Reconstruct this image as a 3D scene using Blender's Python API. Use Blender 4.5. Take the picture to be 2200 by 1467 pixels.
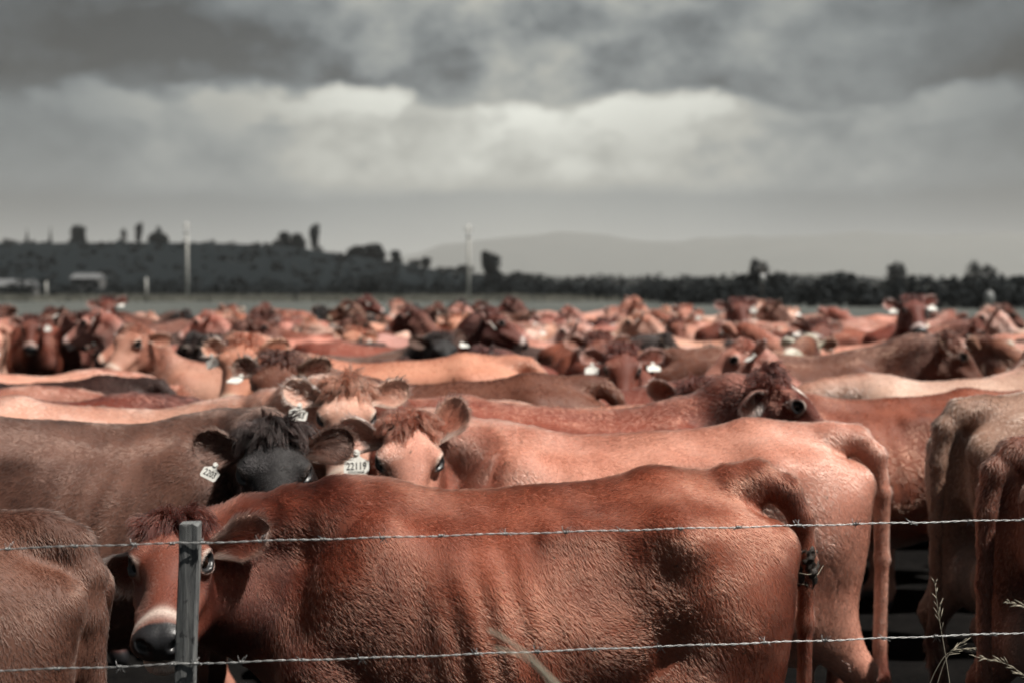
import bpy, math, random
import numpy as np
from mathutils import Matrix, Vector, Euler

random.seed(7)
for o in list(bpy.data.objects):
    bpy.data.objects.remove(o)
sc = bpy.context.scene
COL = sc.collection
R = math.radians

# ------------------------------------------------------------------ camera
F = 3200.0                 # focal length in photo pixels (photo 2200 x 1467)
HOR, CX, CAM_Z = 612.0, 1100.0, 1.75
cam_d = bpy.data.cameras.new('camera')
cam = bpy.data.objects.new('camera', cam_d)
COL.objects.link(cam)
cam_d.sensor_width = 36.0
cam_d.lens = 36.0 * F / 2200.0
PITCH = math.atan((733.5 - HOR) / F)
cam.location = (0, 0, CAM_Z)
cam.rotation_euler = (R(90) - PITCH, 0, 0)
cam_d.clip_start = 0.05
cam_d.clip_end = 60000
cam_d.dof.use_dof = True
cam_d.dof.focus_distance = 3.45
cam_d.dof.aperture_fstop = 3.2
cam_d.dof.aperture_blades = 0
sc.camera = cam
sc.render.resolution_x, sc.render.resolution_y = 1024, 682

def world_at(px, py, d):
    """point seen at a photo pixel, at depth d (metres along the view's ground direction)"""
    a = (px - CX) / F
    b = (733.5 - py) / F
    dy = math.cos(PITCH) + b * math.sin(PITCH)
    dz = -math.sin(PITCH) + b * math.cos(PITCH)
    s = d / dy
    return Vector((a * s, d, CAM_Z + dz * s))

# ------------------------------------------------------------------ sky and sun
SUN_EL, SUN_AZ = 61.0, 108.0          # azimuth clockwise from +Y (view direction)
world = bpy.data.worlds.new('World')
sc.world = world
world.use_nodes = True
wt = world.node_tree
for n in list(wt.nodes):
    wt.nodes.remove(n)

class NT:
    """small helper for building node trees"""
    def __init__(self, tree):
        self.t = tree
    def n(self, typ, **kw):
        nd = self.t.nodes.new(typ)
        for k, v in kw.items():
            setattr(nd, k, v)
        return nd
    def put(self, sock, v):
        if v is None:
            return
        if isinstance(v, bpy.types.NodeSocket):
            self.t.links.new(v, sock)
        else:
            sock.default_value = v
    def math(self, op, a, b=None, c=None, clamp=False):
        nd = self.n('ShaderNodeMath', operation=op)
        nd.use_clamp = clamp
        for i, v in enumerate((a, b, c)):
            self.put(nd.inputs[i], v)
        return nd.outputs[0]
    def mix(self, fac, a, b, blend='MIX'):
        nd = self.n('ShaderNodeMix', data_type='RGBA', blend_type=blend)
        nd.clamp_factor = True
        self.put(nd.inputs[0], fac)
        self.put(nd.inputs[6], a if isinstance(a, bpy.types.NodeSocket) else (*a[:3], 1))
        self.put(nd.inputs[7], b if isinstance(b, bpy.types.NodeSocket) else (*b[:3], 1))
        return nd.outputs[2]
    def noise(self, vec, scale, detail=4, rough=0.55, dist=0.0):
        nd = self.n('ShaderNodeTexNoise')
        self.put(nd.inputs['Vector'], vec)
        nd.inputs['Scale'].default_value = scale
        nd.inputs['Detail'].default_value = detail
        nd.inputs['Roughness'].default_value = rough
        nd.inputs['Distortion'].default_value = dist
        return nd.outputs['Fac']
    def ramp(self, fac, stops, interp='LINEAR'):
        nd = self.n('ShaderNodeValToRGB')
        cr = nd.color_ramp
        cr.interpolation = interp
        while len(cr.elements) < len(stops):
            cr.elements.new(0.5)
        for e, (p, c) in zip(cr.elements, stops):
            e.position = p
            e.color = (c, c, c, 1) if not hasattr(c, '__len__') else (*c[:3], 1)
        self.put(nd.inputs[0], fac)
        return nd.outputs[0]
    def maprange(self, v, a, b, c, d, smooth=False):
        nd = self.n('ShaderNodeMapRange')
        nd.interpolation_type = 'SMOOTHSTEP' if smooth else 'LINEAR'
        self.put(nd.inputs[0], v)
        for i, x in enumerate((a, b, c, d)):
            nd.inputs[1 + i].default_value = x
        return nd.outputs[0]
    def comb(self, x, y, z):
        nd = self.n('ShaderNodeCombineXYZ')
        for i, v in enumerate((x, y, z)):
            self.put(nd.inputs[i], v)
        return nd.outputs[0]

W = NT(wt)
wo = W.n('ShaderNodeOutputWorld')
bg = W.n('ShaderNodeBackground')
wt.links.new(bg.outputs[0], wo.inputs[0])
sky = W.n('ShaderNodeTexSky', sky_type='NISHITA')
sky.sun_disc = False
sky.sun_elevation = R(SUN_EL)
sky.sun_rotation = R(SUN_AZ)
sky.air_density = 1.0
sky.dust_density = 2.0
tc = W.n('ShaderNodeTexCoord')
sep = W.n('ShaderNodeSeparateXYZ')
wt.links.new(tc.outputs['Generated'], sep.inputs[0])
dx, dy_, dz_ = sep.outputs
el = W.math('MULTIPLY', W.math('ARCSINE', dz_), 180 / math.pi)            # degrees above the horizon
az = W.math('MULTIPLY', W.math('ARCTAN2', dx, dy_), 180 / math.pi)        # degrees right of the view
def cloud_vec(shift=0.0, k=0.15):
    return W.comb(W.math('MULTIPLY', dx, 6.3), W.math('MULTIPLY', W.math('ADD', el, shift), k), W.math('MULTIPLY', dy_, 6.3))
def billow(vec, scale):
    v = W.n('ShaderNodeTexVoronoi', feature='F1', normalize=True)
    W.put(v.inputs['Vector'], vec)
    v.inputs['Scale'].default_value = scale
    v.inputs['Detail'].default_value = 2.0
    v.inputs['Roughness'].default_value = 0.52
    v.inputs['Lacunarity'].default_value = 2.3
    return W.math('SUBTRACT', 1.0, v.outputs['Distance'])
cv = cloud_vec()
big = W.math('SUBTRACT', W.noise(cv, 1.15, 3, 0.5), 0.5)
med = W.math('SUBTRACT', W.noise(cv, 3.1, 5, 0.55), 0.5)
b0 = billow(cv, 2.7)
relief = W.math('SUBTRACT', b0, billow(cloud_vec(0.55), 2.7))
# layers by height above the horizon: grey rain band, bright gap with cumulus heads, dark ragged cloud base, mottled upper cloud
gap = W.ramp(W.math('DIVIDE', W.math('ADD', el, W.math('MULTIPLY', big, 1.2)), 10.0, clamp=True),
             [(0.0, 0.42), (0.20, 0.38), (0.33, 0.31), (0.40, 0.50), (0.55, 0.76), (0.70, 0.95), (1.0, 0.98)])
heads = W.maprange(W.math('SUBTRACT', W.math('ADD', b0, W.math('MULTIPLY', big, 0.9)), W.math('MULTIPLY', W.math('SUBTRACT', el, 5.2), 0.13)), 0.50, 0.64, 0, 1, True)
headc = W.math('ADD', W.math('ADD', 0.60, W.math('MULTIPLY', relief, 0.80)), W.math('MULTIPLY', med, 0.75))
lowamt = W.maprange(W.math('ADD', el, W.math('ADD', W.math('MULTIPLY', big, 1.8), W.math('MULTIPLY', med, 0.8))), 3.1, 4.5, 0, 1, True)
c1 = W.mix(W.math('MULTIPLY', heads, lowamt), W.comb(gap, gap, gap), W.comb(headc, headc, headc))
sp1 = W.n('ShaderNodeSeparateXYZ'); W.put(sp1.inputs[0], c1)
upmask = W.maprange(W.math('ADD', W.math('ADD', el, W.math('MULTIPLY', big, 2.8)), W.math('MULTIPLY', W.math('ADD', med, W.math('MULTIPLY', W.math('SUBTRACT', b0, .6), .8)), 2.0)), 6.85, 7.65, 0, 1, True)
upc = W.math('ADD', W.ramp(W.math('DIVIDE', el, 40.0, clamp=True), [(0.0, 0.17), (0.19, 0.17), (0.225, 0.24), (0.27, 0.42), (0.34, 0.30), (0.6, 0.27), (1.0, 0.26)]),
             W.math('ADD', W.math('ADD', W.math('MULTIPLY', med, 0.95), W.math('MULTIPLY', big, 0.70)), W.math('MULTIPLY', relief, 0.42)))
upc = W.math('MAXIMUM', upc, 0.07)
side = W.ramp(W.math('DIVIDE', W.math('ABSOLUTE', W.math('ADD', az, -0.5)), 40.0, clamp=True),
              [(0.0, 1.14), (0.14, 0.96), (0.30, 0.52), (0.46, 0.26), (1.0, 0.26)], 'EASE')
val = W.math('MULTIPLY', side, W.math('ADD', W.math('MULTIPLY', sp1.outputs[0], W.math('SUBTRACT', 1.0, upmask)), W.math('MULTIPLY', upc, upmask)))
tint = W.mix(W.maprange(val, 0.08, 0.5, 0, 1), (0.80, 0.97, 1.08), (1.02, 1.03, 0.93))
cloud = W.mix(1.0, tint, W.comb(val, val, val), 'MULTIPLY')
skyc = W.n('ShaderNodeVectorMath', operation='SCALE')
wt.links.new(sky.outputs[0], skyc.inputs[0])
skyc.inputs['Scale'].default_value = 0.06
full = W.mix(0.97, skyc.outputs[0], cloud)
wt.links.new(full, bg.inputs['Color'])
bg.inputs['Strength'].default_value = 0.60
world.cycles.sampling_method = 'MANUAL'
world.cycles.sample_map_resolution = 256

sun_d = bpy.data.lights.new('sun', 'SUN')
sun = bpy.data.objects.new('sun', sun_d)
COL.objects.link(sun)
sun_d.energy = 5.0
sun_d.angle = R(0.6)
sun_d.color = (1.0, 0.94, 0.86)
sdir = Vector((math.sin(R(SUN_AZ)) * math.cos(R(SUN_EL)), math.cos(R(SUN_AZ)) * math.cos(R(SUN_EL)), math.sin(R(SUN_EL))))
sun.rotation_euler = sdir.to_track_quat('Z', 'Y').to_euler()
sun.location = sdir * 30

vs = sc.view_settings
vs.view_transform = 'Standard'
vs.look = 'None'
vs.exposure = 0.55
vs.gamma = 1.0
vs.use_curve_mapping = False
sc.cycles.use_denoising = True
sc.cycles.use_adaptive_sampling = True
sc.cycles.adaptive_threshold = 0.02
sc.cycles.max_bounces = 5
sc.cycles.diffuse_bounces = 1
sc.cycles.glossy_bounces = 2
sc.cycles.transmission_bounces = 3
sc.cycles.transparent_max_bounces = 8
sc.cycles.volume_bounces = 0
sc.cycles_curves.shape = 'RIBBONS'
sc.cycles_curves.subdivisions = 1

# ------------------------------------------------------------------ object helpers
def tag(o, label=None, cat=None, group=None, kind=None):
    for k, v in (('label', label), ('category', cat), ('group', group), ('kind', kind)):
        if v:
            o[k] = v
    return o

def link(name, data, parent=None, mat=None):
    o = bpy.data.objects.new(name, data)
    COL.objects.link(o)
    if parent is not None:
        o.parent = parent
    if mat is not None and data is not None:
        data.materials.clear()
        data.materials.append(mat)
    return o

def mesh_from(name, V, Fc, smooth=True):
    me = bpy.data.meshes.new(name)
    V = np.asarray(V, np.float32)
    if isinstance(Fc, np.ndarray):
        n, k = Fc.shape
        me.vertices.add(len(V))
        me.vertices.foreach_set('co', V.ravel())
        me.loops.add(n * k)
        me.loops.foreach_set('vertex_index', Fc.astype(np.int32).ravel())
        me.polygons.add(n)
        me.polygons.foreach_set('loop_start', np.arange(0, n * k, k, dtype=np.int32))
        me.update(calc_edges=True)
    else:
        me.from_pydata([tuple(v) for v in V], [], [tuple(f) for f in Fc])
        me.update()
    if smooth:
        me.shade_smooth()
    return me

class MB:
    """collects shapes into one mesh"""
    def __init__(self):
        self.v, self.f = [], []
    def add(self, V, Fs):
        b = len(self.v)
        self.v += [tuple(p) for p in V]
        self.f += [tuple(i + b for i in f) for f in Fs]
    def tube(self, pts, radii, n=8, caps=True):
        pts = [Vector(p) for p in pts]
        if not hasattr(radii, '__len__'):
            radii = [radii] * len(pts)
        V, Fs = [], []
        ref = None
        for i, p in enumerate(pts):
            t = (pts[min(i + 1, len(pts) - 1)] - pts[max(i - 1, 0)]).normalized()
            if ref is None:
                ref = t.orthogonal().normalized()
            u = (ref - t * ref.dot(t)).normalized()
            ref = u
            w = t.cross(u)
            for k in range(n):
                a = 2 * math.pi * k / n
                V.append(p + (u * math.cos(a) + w * math.sin(a)) * radii[i])
        for i in range(len(pts) - 1):
            for k in range(n):
                k2 = (k + 1) % n
                Fs.append((i * n + k, i * n + k2, (i + 1) * n + k2, (i + 1) * n + k))
        if caps:
            Fs.append(tuple(range(n - 1, -1, -1)))
            Fs.append(tuple((len(pts) - 1) * n + k for k in range(n)))
        self.add(V, Fs)
        return self
    def box(self, c, s, rot=None):
        c = Vector(c)
        V = []
        for i in range(8):
            p = Vector(((i & 1) - .5, ((i >> 1) & 1) - .5, ((i >> 2) & 1) - .5))
            p = Vector((p.x * s[0], p.y * s[1], p.z * s[2]))
            if rot is not None:
                p = rot @ p
            V.append(c + p)
        self.add(V, [(0, 2, 3, 1), (4, 5, 7, 6), (0, 1, 5, 4), (2, 6, 7, 3), (0, 4, 6, 2), (1, 3, 7, 5)])
        return self
    def mesh(self, name, smooth=False):
        return mesh_from(name, np.array(self.v), self.f, smooth)

def newmat(name):
    m = bpy.data.materials.new(name)
    m.use_nodes = True
    for n in list(m.node_tree.nodes):
        m.node_tree.nodes.remove(n)
    T = NT(m.node_tree)
    out = T.n('ShaderNodeOutputMaterial')
    return m, T, out

def simple_mat(name, c1, c2, scale=8.0, rough=0.7, spec=0.3, bump=0.0, stretch=None, metallic=0.0, detail=5):
    m, T, out = newmat(name)
    t = T.n('ShaderNodeTexCoord')
    vec = t.outputs['Object']
    if stretch:
        mp = T.n('ShaderNodeMapping')
        T.put(mp.inputs[0], vec)
        mp.inputs['Scale'].default_value = stretch
        vec = mp.outputs[0]
    nz = T.noise(vec, scale, detail, 0.6)
    col = T.mix(T.maprange(nz, 0.32, 0.68, 0, 1), c1, c2)
    b = T.n('ShaderNodeBsdfPrincipled')
    T.put(b.inputs['Base Color'], col)
    b.inputs['Roughness'].default_value = rough
    b.inputs['Specular IOR Level'].default_value = spec
    b.inputs['Metallic'].default_value = metallic
    if bump:
        bp = T.n('ShaderNodeBump')
        bp.inputs['Strength'].default_value = 1.0
        bp.inputs['Distance'].default_value = bump
        T.put(bp.inputs['Height'], nz)
        T.put(b.inputs['Normal'], bp.outputs[0])
    T.put(out.inputs[0], b.outputs[0])
    return m

# ------------------------------------------------------------------ implicit-surface tools
def smin(a, b, k):
    h = np.clip(0.5 + 0.5 * (b - a) / k, 0, 1)
    return b + (a - b) * h - k * h * (1 - h)
def smax(a, b, k):
    return -smin(-a, -b, k)
def cone(P, a, b, ra, rb):
    """capsule whose radius changes from ra to rb"""
    a = np.asarray(a, np.float32); b = np.asarray(b, np.float32)
    d = b - a
    t = np.clip(((P - a) @ d) / float(d @ d), 0, 1)
    q = P - a - t[:, None] * d
    return np.sqrt((q * q).sum(1)) - (ra + (rb - ra) * t)
def ell(P, c, r):
    q = (P - np.asarray(c, np.float32)) / np.asarray(r, np.float32)
    k0 = np.sqrt((q * q).sum(1)) + 1e-6
    q2 = q / np.asarray(r, np.float32)
    k1 = np.sqrt((q2 * q2).sum(1)) + 1e-6
    return np.where(k0 < 1, (k0 - 1) * min(r), k0 * (k0 - 1) / k1)
def sst(a, b, x):
    t = np.clip((x - a) / (b - a), 0, 1)
    return t * t * (3 - 2 * t)
_nr = np.random.RandomState(3)
_K = _nr.normal(size=(40, 3)).astype(np.float32)
_K /= np.linalg.norm(_K, axis=1)[:, None]
_PH = _nr.uniform(0, 6.28, (40,)).astype(np.float32)
def fnoise(P, scale, seed=0, n=7):
    """cheap smooth noise about -1..1 with features of the given size"""
    out = np.zeros(len(P), np.float32)
    for i in range(n):
        j = (seed * 7 + i) % 40
        f = (0.6 + 0.8 * ((i * 37 + seed * 11) % 10) / 10)
        out += np.sin((P @ _K[j]) * (6.28 / scale * f) + _PH[(j + seed) % 40])
    return out / (n ** 0.5) / 0.9

def surface_nets(field, lo, hi, h):
    lo = np.asarray(lo, np.float32); hi = np.asarray(hi, np.float32)
    c = 4
    n = np.ceil((hi - lo) / (h * c)).astype(int)
    def pts(ix):
        return lo + ix.astype(np.float32) * h
    # coarse pass at cell centres
    g = np.stack(np.meshgrid(*[np.arange(k) for k in n], indexing='ij'), -1).reshape(-1, 3)
    fc = field(pts(g * c + c / 2))
    act = np.abs(fc) < h * c * 1.3
    N = n * c + 1
    D = np.repeat(np.repeat(np.repeat(fc.reshape(n), c, 0), c, 1), c, 2)
    D = np.pad(D, ((0, 1), (0, 1), (0, 1)), mode='edge').astype(np.float32)
    need = np.zeros(N, bool)
    A = act.reshape(n)
    Au = np.repeat(np.repeat(np.repeat(A, c, 0), c, 1), c, 2)
    for i in (0, 1):
        for j in (0, 1):
            for k in (0, 1):
                need[i:N[0] - 1 + i, j:N[1] - 1 + j, k:N[2] - 1 + k] |= Au
    idx = np.argwhere(need)
    D[need] = field(pts(idx))
    S = D < 0
    cs = np.zeros(N - 1, np.int8)
    for i in (0, 1):
        for j in (0, 1):
            for k in (0, 1):
                cs += S[i:N[0] - 1 + i, j:N[1] - 1 + j, k:N[2] - 1 + k]
    cells = np.argwhere((cs > 0) & (cs < 8))
    vid = -np.ones(N - 1, np.int64)
    vid[tuple(cells.T)] = np.arange(len(cells))
    acc = np.zeros((len(cells), 3), np.float32); cnt = np.zeros(len(cells), np.float32)
    for ax in range(3):
        o1, o2 = [a for a in range(3) if a != ax]
        for u in (0, 1):
            for v in (0, 1):
                p0 = cells.copy(); p0[:, o1] += u; p0[:, o2] += v
                p1 = p0.copy(); p1[:, ax] += 1
                a = D[tuple(p0.T)]; b = D[tuple(p1.T)]
                m = (a < 0) != (b < 0)
                t = np.where(m, a / np.where(m, a - b, 1), 0)
                q = p0.astype(np.float32); q[:, ax] += t
                acc[m] += q[m]; cnt[m] += 1
    V = lo + acc / cnt[:, None] * h
    Q = []
    for ax in range(3):
        o1, o2 = (ax + 1) % 3, (ax + 2) % 3
        sl0 = [slice(None)] * 3; sl1 = [slice(None)] * 3
        sl0[ax] = slice(0, -1); sl1[ax] = slice(1, None)
        a = S[tuple(sl0)]; b = S[tuple(sl1)]
        e = np.argwhere(a != b)
        e = e[(e[:, o1] > 0) & (e[:, o2] > 0) & (e[:, o1] < N[o1] - 1) & (e[:, o2] < N[o2] - 1)]
        inside = a[tuple(e.T)]
        q = []
        for (u, v) in ((-1, -1), (0, -1), (0, 0), (-1, 0)):
            p = e.copy(); p[:, o1] += u; p[:, o2] += v
            q.append(vid[tuple(p.T)])
        q = np.stack(q, 1)
        q[~inside] = q[~inside][:, ::-1]
        Q.append(q)
    Q = np.concatenate(Q)
    Q = Q[(Q >= 0).all(1)]
    return V, Q

def relax(V, Q, it=2, w=0.5):
    E = np.concatenate([Q[:, [0, 1]], Q[:, [1, 2]], Q[:, [2, 3]], Q[:, [3, 0]]])
    for _ in range(it):
        s = np.zeros_like(V); c = np.zeros(len(V), np.float32)
        for a, b in ((0, 1), (1, 0)):
            for k in range(3):
                s[:, k] += np.bincount(E[:, a], V[E[:, b], k], len(V))
            c += np.bincount(E[:, a], None, len(V))
        m = s / np.maximum(c, 1)[:, None]
        V = V + (m - V) * w * (c > 0)[:, None]
    return V.astype(np.float32)

# ------------------------------------------------------------------ the cow
HS = np.array((0.91, 1.06, 0.98), np.float32)   # head size
EYE_C = np.array([0.004, 0.066, -0.010], np.float32)       # eyeball centre in head space (left side)
EYE_N = np.array([0.42, 0.86, 0.16], np.float32); EYE_N /= np.linalg.norm(EYE_N)
EYE_A = np.array([0.88, -0.42, -0.16], np.float32); EYE_A -= EYE_N * (EYE_A @ EYE_N); EYE_A /= np.linalg.norm(EYE_A)
EYE_B = np.cross(EYE_N, EYE_A); EYE_B *= np.sign(EYE_B[2])
EYE_M = np.stack([EYE_A, EYE_N, EYE_B], 1)
def rot_head(yaw, pitch, roll=0.0):
    """columns: forward, left, up. yaw to the left, pitch downward, roll to the left shoulder (degrees)"""
    m = Matrix.Rotation(R(yaw), 3, 'Z') @ Matrix.Rotation(R(pitch), 3, 'Y') @ Matrix.Rotation(R(roll), 3, 'X')
    return np.array(m, np.float32)

def lerp(x, xs, ys):
    return np.interp(x, xs, ys).astype(np.float32)
def smooth_tab(xs, ys):
    """finer, rounded version of a profile"""
    X = np.linspace(xs[0], xs[-1], 80)
    Y = np.interp(X, xs, ys)
    for _ in range(30):
        Y[1:-1] = 0.25 * Y[:-2] + 0.5 * Y[1:-1] + 0.25 * Y[2:]
    return X, Y
TX = [-0.66, -0.55, -0.42, -0.2, 0.05, 0.25, 0.42, 0.55]
TOP = smooth_tab(TX, [1.195, 1.225, 1.240, 1.190, 1.172, 1.180, 1.205, 1.10])
BOT = smooth_tab(TX, [0.78, 0.70, 0.62, 0.53, 0.49, 0.51, 0.57, 0.66])
WID = smooth_tab(TX, [0.190, 0.230, 0.262, 0.292, 0.320, 0.285, 0.225, 0.17])
MID = smooth_tab(TX, [.55, .55, .52, .46, .44, .44, .42, .42])

TAIL_DOWN = [(-0.66, 0, 1.195, .050), (-0.75, 0, 1.195, .044), (-0.815, 0, 1.14, .036), (-0.84, 0, 1.02, .029), (-0.845, 0, 0.80, .023),
             (-0.84, 0, 0.52, .021), (-0.84, 0, 0.40, .030), (-0.84, 0, 0.22, .012)]

def cow_field(pose):
    hp = np.asarray(pose['head'], np.float32)
    Rm = pose['R']
    fat = pose.get('fat', 1.0)
    tail = pose.get('tail', TAIL_DOWN)
    def H(p):
        return hp + Rm @ (np.asarray(p, np.float32) * HS)
    up0, up1 = np.array((0.36, 0, 1.115), np.float32), H((-0.120, 0, -0.085))
    lo0, lo1 = np.array((0.50, 0, 0.86), np.float32), H((-0.060, 0, -0.150))
    fw = Rm[:, 0]
    bend = pose.get('bend', 0.16)
    def bez(a, b, ca, cb, n=7):
        return [((1 - t) ** 3) * a + 3 * t * (1 - t) ** 2 * ca + 3 * t * t * (1 - t) * cb + t ** 3 * b for t in np.linspace(0, 1, n)]
    f3 = np.array((1, 0, 0.25), np.float32)
    dn = np.array((0, 0, -0.3), np.float32)
    crest = bez(up0, up1, up0 + f3 * 0.22, up1 - fw * bend + dn * 0.05)
    throat = bez(lo0, lo1, lo0 + f3 * 0.20, lo1 - fw * bend * 0.9 + dn * 0.1)
    crest_r = np.linspace(0.090, 0.058, 7)
    throat_r = np.linspace(0.135, 0.072, 7)

    def head(Pw):
        P = ((Pw - hp) @ Rm) / HS
        A = P.copy(); A[:, 1] = np.abs(A[:, 1])
        d = ell(A, (-0.075, 0, -0.040), (0.105, 0.084, 0.080))
        d = smin(d, ell(A, (-0.02, 0, -0.022), (0.125, 0.082, 0.060)), .03)
        d = smin(d, ell(A, (-0.150, 0, -0.005), (.045, .062, .048)), .03)
        d = smin(d, ell(A, (-0.004, 0.062, -0.008), (.050, .034, .044)), .020)        # orbit
        d = smin(d, cone(A, (0.02, 0, -0.022), (0.235, 0, -0.054), .058, .040), .035)
        d = smin(d, cone(A, (0.06, 0.036, -0.075), (0.25, 0.022, -0.085), .046, .040), .03)
        d = smin(d, ell(A, (0.260, 0, -0.078), (.058, .064, .050)), .03)
        d = smin(d, ell(A, (0.290, 0.020, -0.072), (.034, .046, .036)), .016)
        d = smin(d, cone(A, (-0.045, 0.048, -0.168), (0.20, 0.020, -0.138), .046, .030), .035)
        d = smin(d, ell(A, (-0.020, 0.050, -0.110), (.100, .040, .100)), .03)
        d = smin(d, ell(A, (0.255, 0, -0.136), (.050, .046, .024)), .014)
        # temple and under-eye hollows, tear groove
        d = smax(d, -ell(A, (-0.07, 0.105, -0.02), (.045, .018, .030)), .03)
        d = smax(d, -ell(A, (0.085, 0.086, -0.030), (.060, .022, .030)), .03)
        # upper lid ridge, opening of the eye, nostril, mouth
        Q = (A - EYE_C) @ EYE_M
        d = smin(d, ell(Q, (0, 0.004, 0), (.040, .028, .036)), .014)
        arc = lambda y0, z0, z1, r: [cone(Q, (a * .0145, y0 - abs(a) ** 2 * .0030, z0 + (z1 - z0) * (1 - a * a / 4)), ((a + 1) * .0145, y0 - abs(a + 1) ** 2 * .0030, z0 + (z1 - z0) * (1 - (a + 1) ** 2 / 4)), r, r) for a in (-2, -1, 0, 1)]
        for c in arc(0.0245, 0.002, 0.0225, .0085):
            d = smin(d, c, .008)
        for c in arc(0.0240, -0.003, -0.0205, .0065):
            d = smin(d, c, .008)
        d = smax(d, -ell(Q, (0, 0.034, 0.0005), (.0275, .027, .0165)), .004)
        n = A - np.array((0.322, 0.038, -0.064), np.float32)
        a = 0.6
        n = np.stack([n[:, 0], n[:, 1] * math.cos(a) + n[:, 2] * math.sin(a), -n[:, 1] * math.sin(a) + n[:, 2] * math.cos(a)], 1)
        d = smax(d, -ell(n, (0, 0, 0), (.026, .022, .0105)), .008)
        d = smax(d, -ell(A, (0.275, 0, -0.1155 ), (.075, .085, .0045)), .008)
        # ear stalk
        return d * 0.95
    def forequarters(P, A, d):
        d = smin(d, ell(A, (0.37, 0, 1.10), (.17, .075, .115)), .08)                              # withers
        d = smin(d, ell(A, (0.37, 0.150, 0.93), (.13, .085, .23)), .07)                           # shoulder blade
        d = smin(d, cone(A, (0.44, 0.150, 0.98), (0.53, 0.150, 0.79), .080, .082), .06)
        d = smin(d, cone(A, (0.53, 0.150, 0.79), (0.36, 0.165, 0.66), .085, .078), .05)
        d = smin(d, ell(A, (0.55, 0, 0.74), (.10, .10, .13)), .07)                                # brisket
        d = smin(d, cone(A, (0.36, 0.165, 0.66), (0.37, 0.150, 0.37), .074, .040), .05)
        d = smin(d, cone(A, (0.37, 0.150, 0.37), (0.355, 0.150, 0.13), .040, .030), .02)
        d = smin(d, cone(A, (0.355, 0.150, 0.13), (0.395, 0.150, 0.035), .033, .048), .02)
        for pts, rad, k in ((crest, crest_r, .07), (throat, throat_r, .09)):
            for i in range(6):
                d = smin(d, cone(P, pts[i], pts[i + 1], rad[i], rad[i + 1]), k if i < 2 else .04)
        for i in range(1, 6):                                                                     # fill between crest and throat
            d = smin(d, cone(P, crest[i], throat[i], crest_r[i] * .86, throat_r[i] * .86), .05)
        return d
    def hindquarters(P, A, d):
        d = smin(d, cone(A, (-0.40, 0, 1.205), (-0.68, 0, 1.200), .042, .042), .06)               # sacrum
        d = smin(d, cone(A, (-0.42, 0.06, 1.150), (-0.43, 0.20, 1.095), .050, .050), .08)
        d = smin(d, cone(A, (-0.42, 0.185, 1.100), (-0.445, 0.222, 1.098), .055, .045), .09)      # hook bone
        d = smin(d, cone(A, (-0.43, 0.200, 1.09), (-0.72, 0.112, 1.075), .050, .045), .07)
        d = smin(d, cone(A, (-0.72, 0.105, 1.065), (-0.745, 0.108, 1.06), .046, .040), .045)      # pin bone
        d = smin(d, cone(A, (-0.38, 0.175, 1.115), (-0.10, 0.165, 1.105), .030, .026), .05)       # short ribs
        d = smin(d, ell(A, (-0.565, 0.135, 0.88), (.18, .110, .25)), .06)                         # thigh
        d = smin(d, ell(A, (-0.50, 0.140, 0.99), (.19, .105, .17)), .08)
        d = smin(d, cone(A, (-0.36, 0.185, 1.00), (-0.56, 0.165, 0.95), .085, .085), .07)
        d = smin(d, cone(A, (-0.60, 0.140, 0.95), (-0.44, 0.185, 0.70), .12, .082), .06)
        d = smin(d, cone(A, (-0.44, 0.185, 0.70), (-0.74, 0.150, 0.46), .088, .042), .07)
        d = smin(d, cone(A, (-0.68, 0.120, 1.00), (-0.640, 0.145, 0.64), .074, .062), .09)         # hamstring
        d = smin(d, cone(A, (-0.640, 0.145, 0.66), (-0.735, 0.150, 0.47), .066, .036), .07)
        d = smin(d, cone(A, (-0.58, 0.165, 0.86), (-0.50, 0.175, 0.68), .095, .085), .09)
        d = smin(d, cone(A, (-0.745, 0.150, 0.46), (-0.70, 0.150, 0.13), .038, .030), .03)
        d = smin(d, cone(A, (-0.70, 0.150, 0.13), (-0.655, 0.150, 0.035), .034, .048), .02)
        d = smin(d, cone(A, (-0.41, 0.205, 0.74), (-0.20, 0.215, 0.63), .030, .030), .06)         # flank fold
        d = smax(d, -ell(A, (-0.250, 0.392, 1.035), (.15, .105, .10)), .12)                       # flank hollow
        d = smax(d, -ell(A, (-0.79, 0, 1.01), (.05, .055, .10)), .05)                             # under the tail
        d = smin(d, ell(A, (-0.555, 0.055, 0.600), (.175, .085, .150)), .03)                         # udder
        d = smin(d, cone(A, (-0.45, .075, 0.46), (-0.45, .08, 0.40), .016, .012), .015)
        d = smin(d, cone(A, (-0.60, .065, 0.46), (-0.60, .07, 0.40), .016, .012), .015)
        td = None
        for i in range(len(tail) - 1):
            a, b = tail[i], tail[i + 1]
            c = cone(P, a[:3], b[:3], a[3], b[3])
            td = c if td is None else smin(td, c, .02)
        d = smin(d, td, .035)
        return d
    def field(P):
        P = P.astype(np.float32)
        A = P.copy(); A[:, 1] = np.abs(A[:, 1])
        x = P[:, 0]
        T = lerp(x, *TOP); B = lerp(x, *BOT); Wd = lerp(x, *WID) * fat; M = lerp(x, *MID)
        B = B - (fat - 1) * 0.15
        zm = B + (T - B) * M
        up = P[:, 2] > zm
        hz = np.where(up, T - zm, zm - B)
        ex = np.maximum(0, (x - 0.50) / 0.13) ** 2 + np.maximum(0, (-0.60 - x) / 0.15) ** 2
        g = np.sqrt(np.abs(A[:, 1] / Wd) ** np.where(up, 1.9, 2.0) + np.abs((P[:, 2] - zm) / hz) ** np.where(up, 2.3, 2.0) + ex + 1e-9)
        d = (g - 1) * np.minimum(Wd, hz) * 0.92
        d = smin(d, cone(A, (0.40, 0, 1.165), (-0.42, 0, 1.182), .036, .038), .06)               # spine
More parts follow.
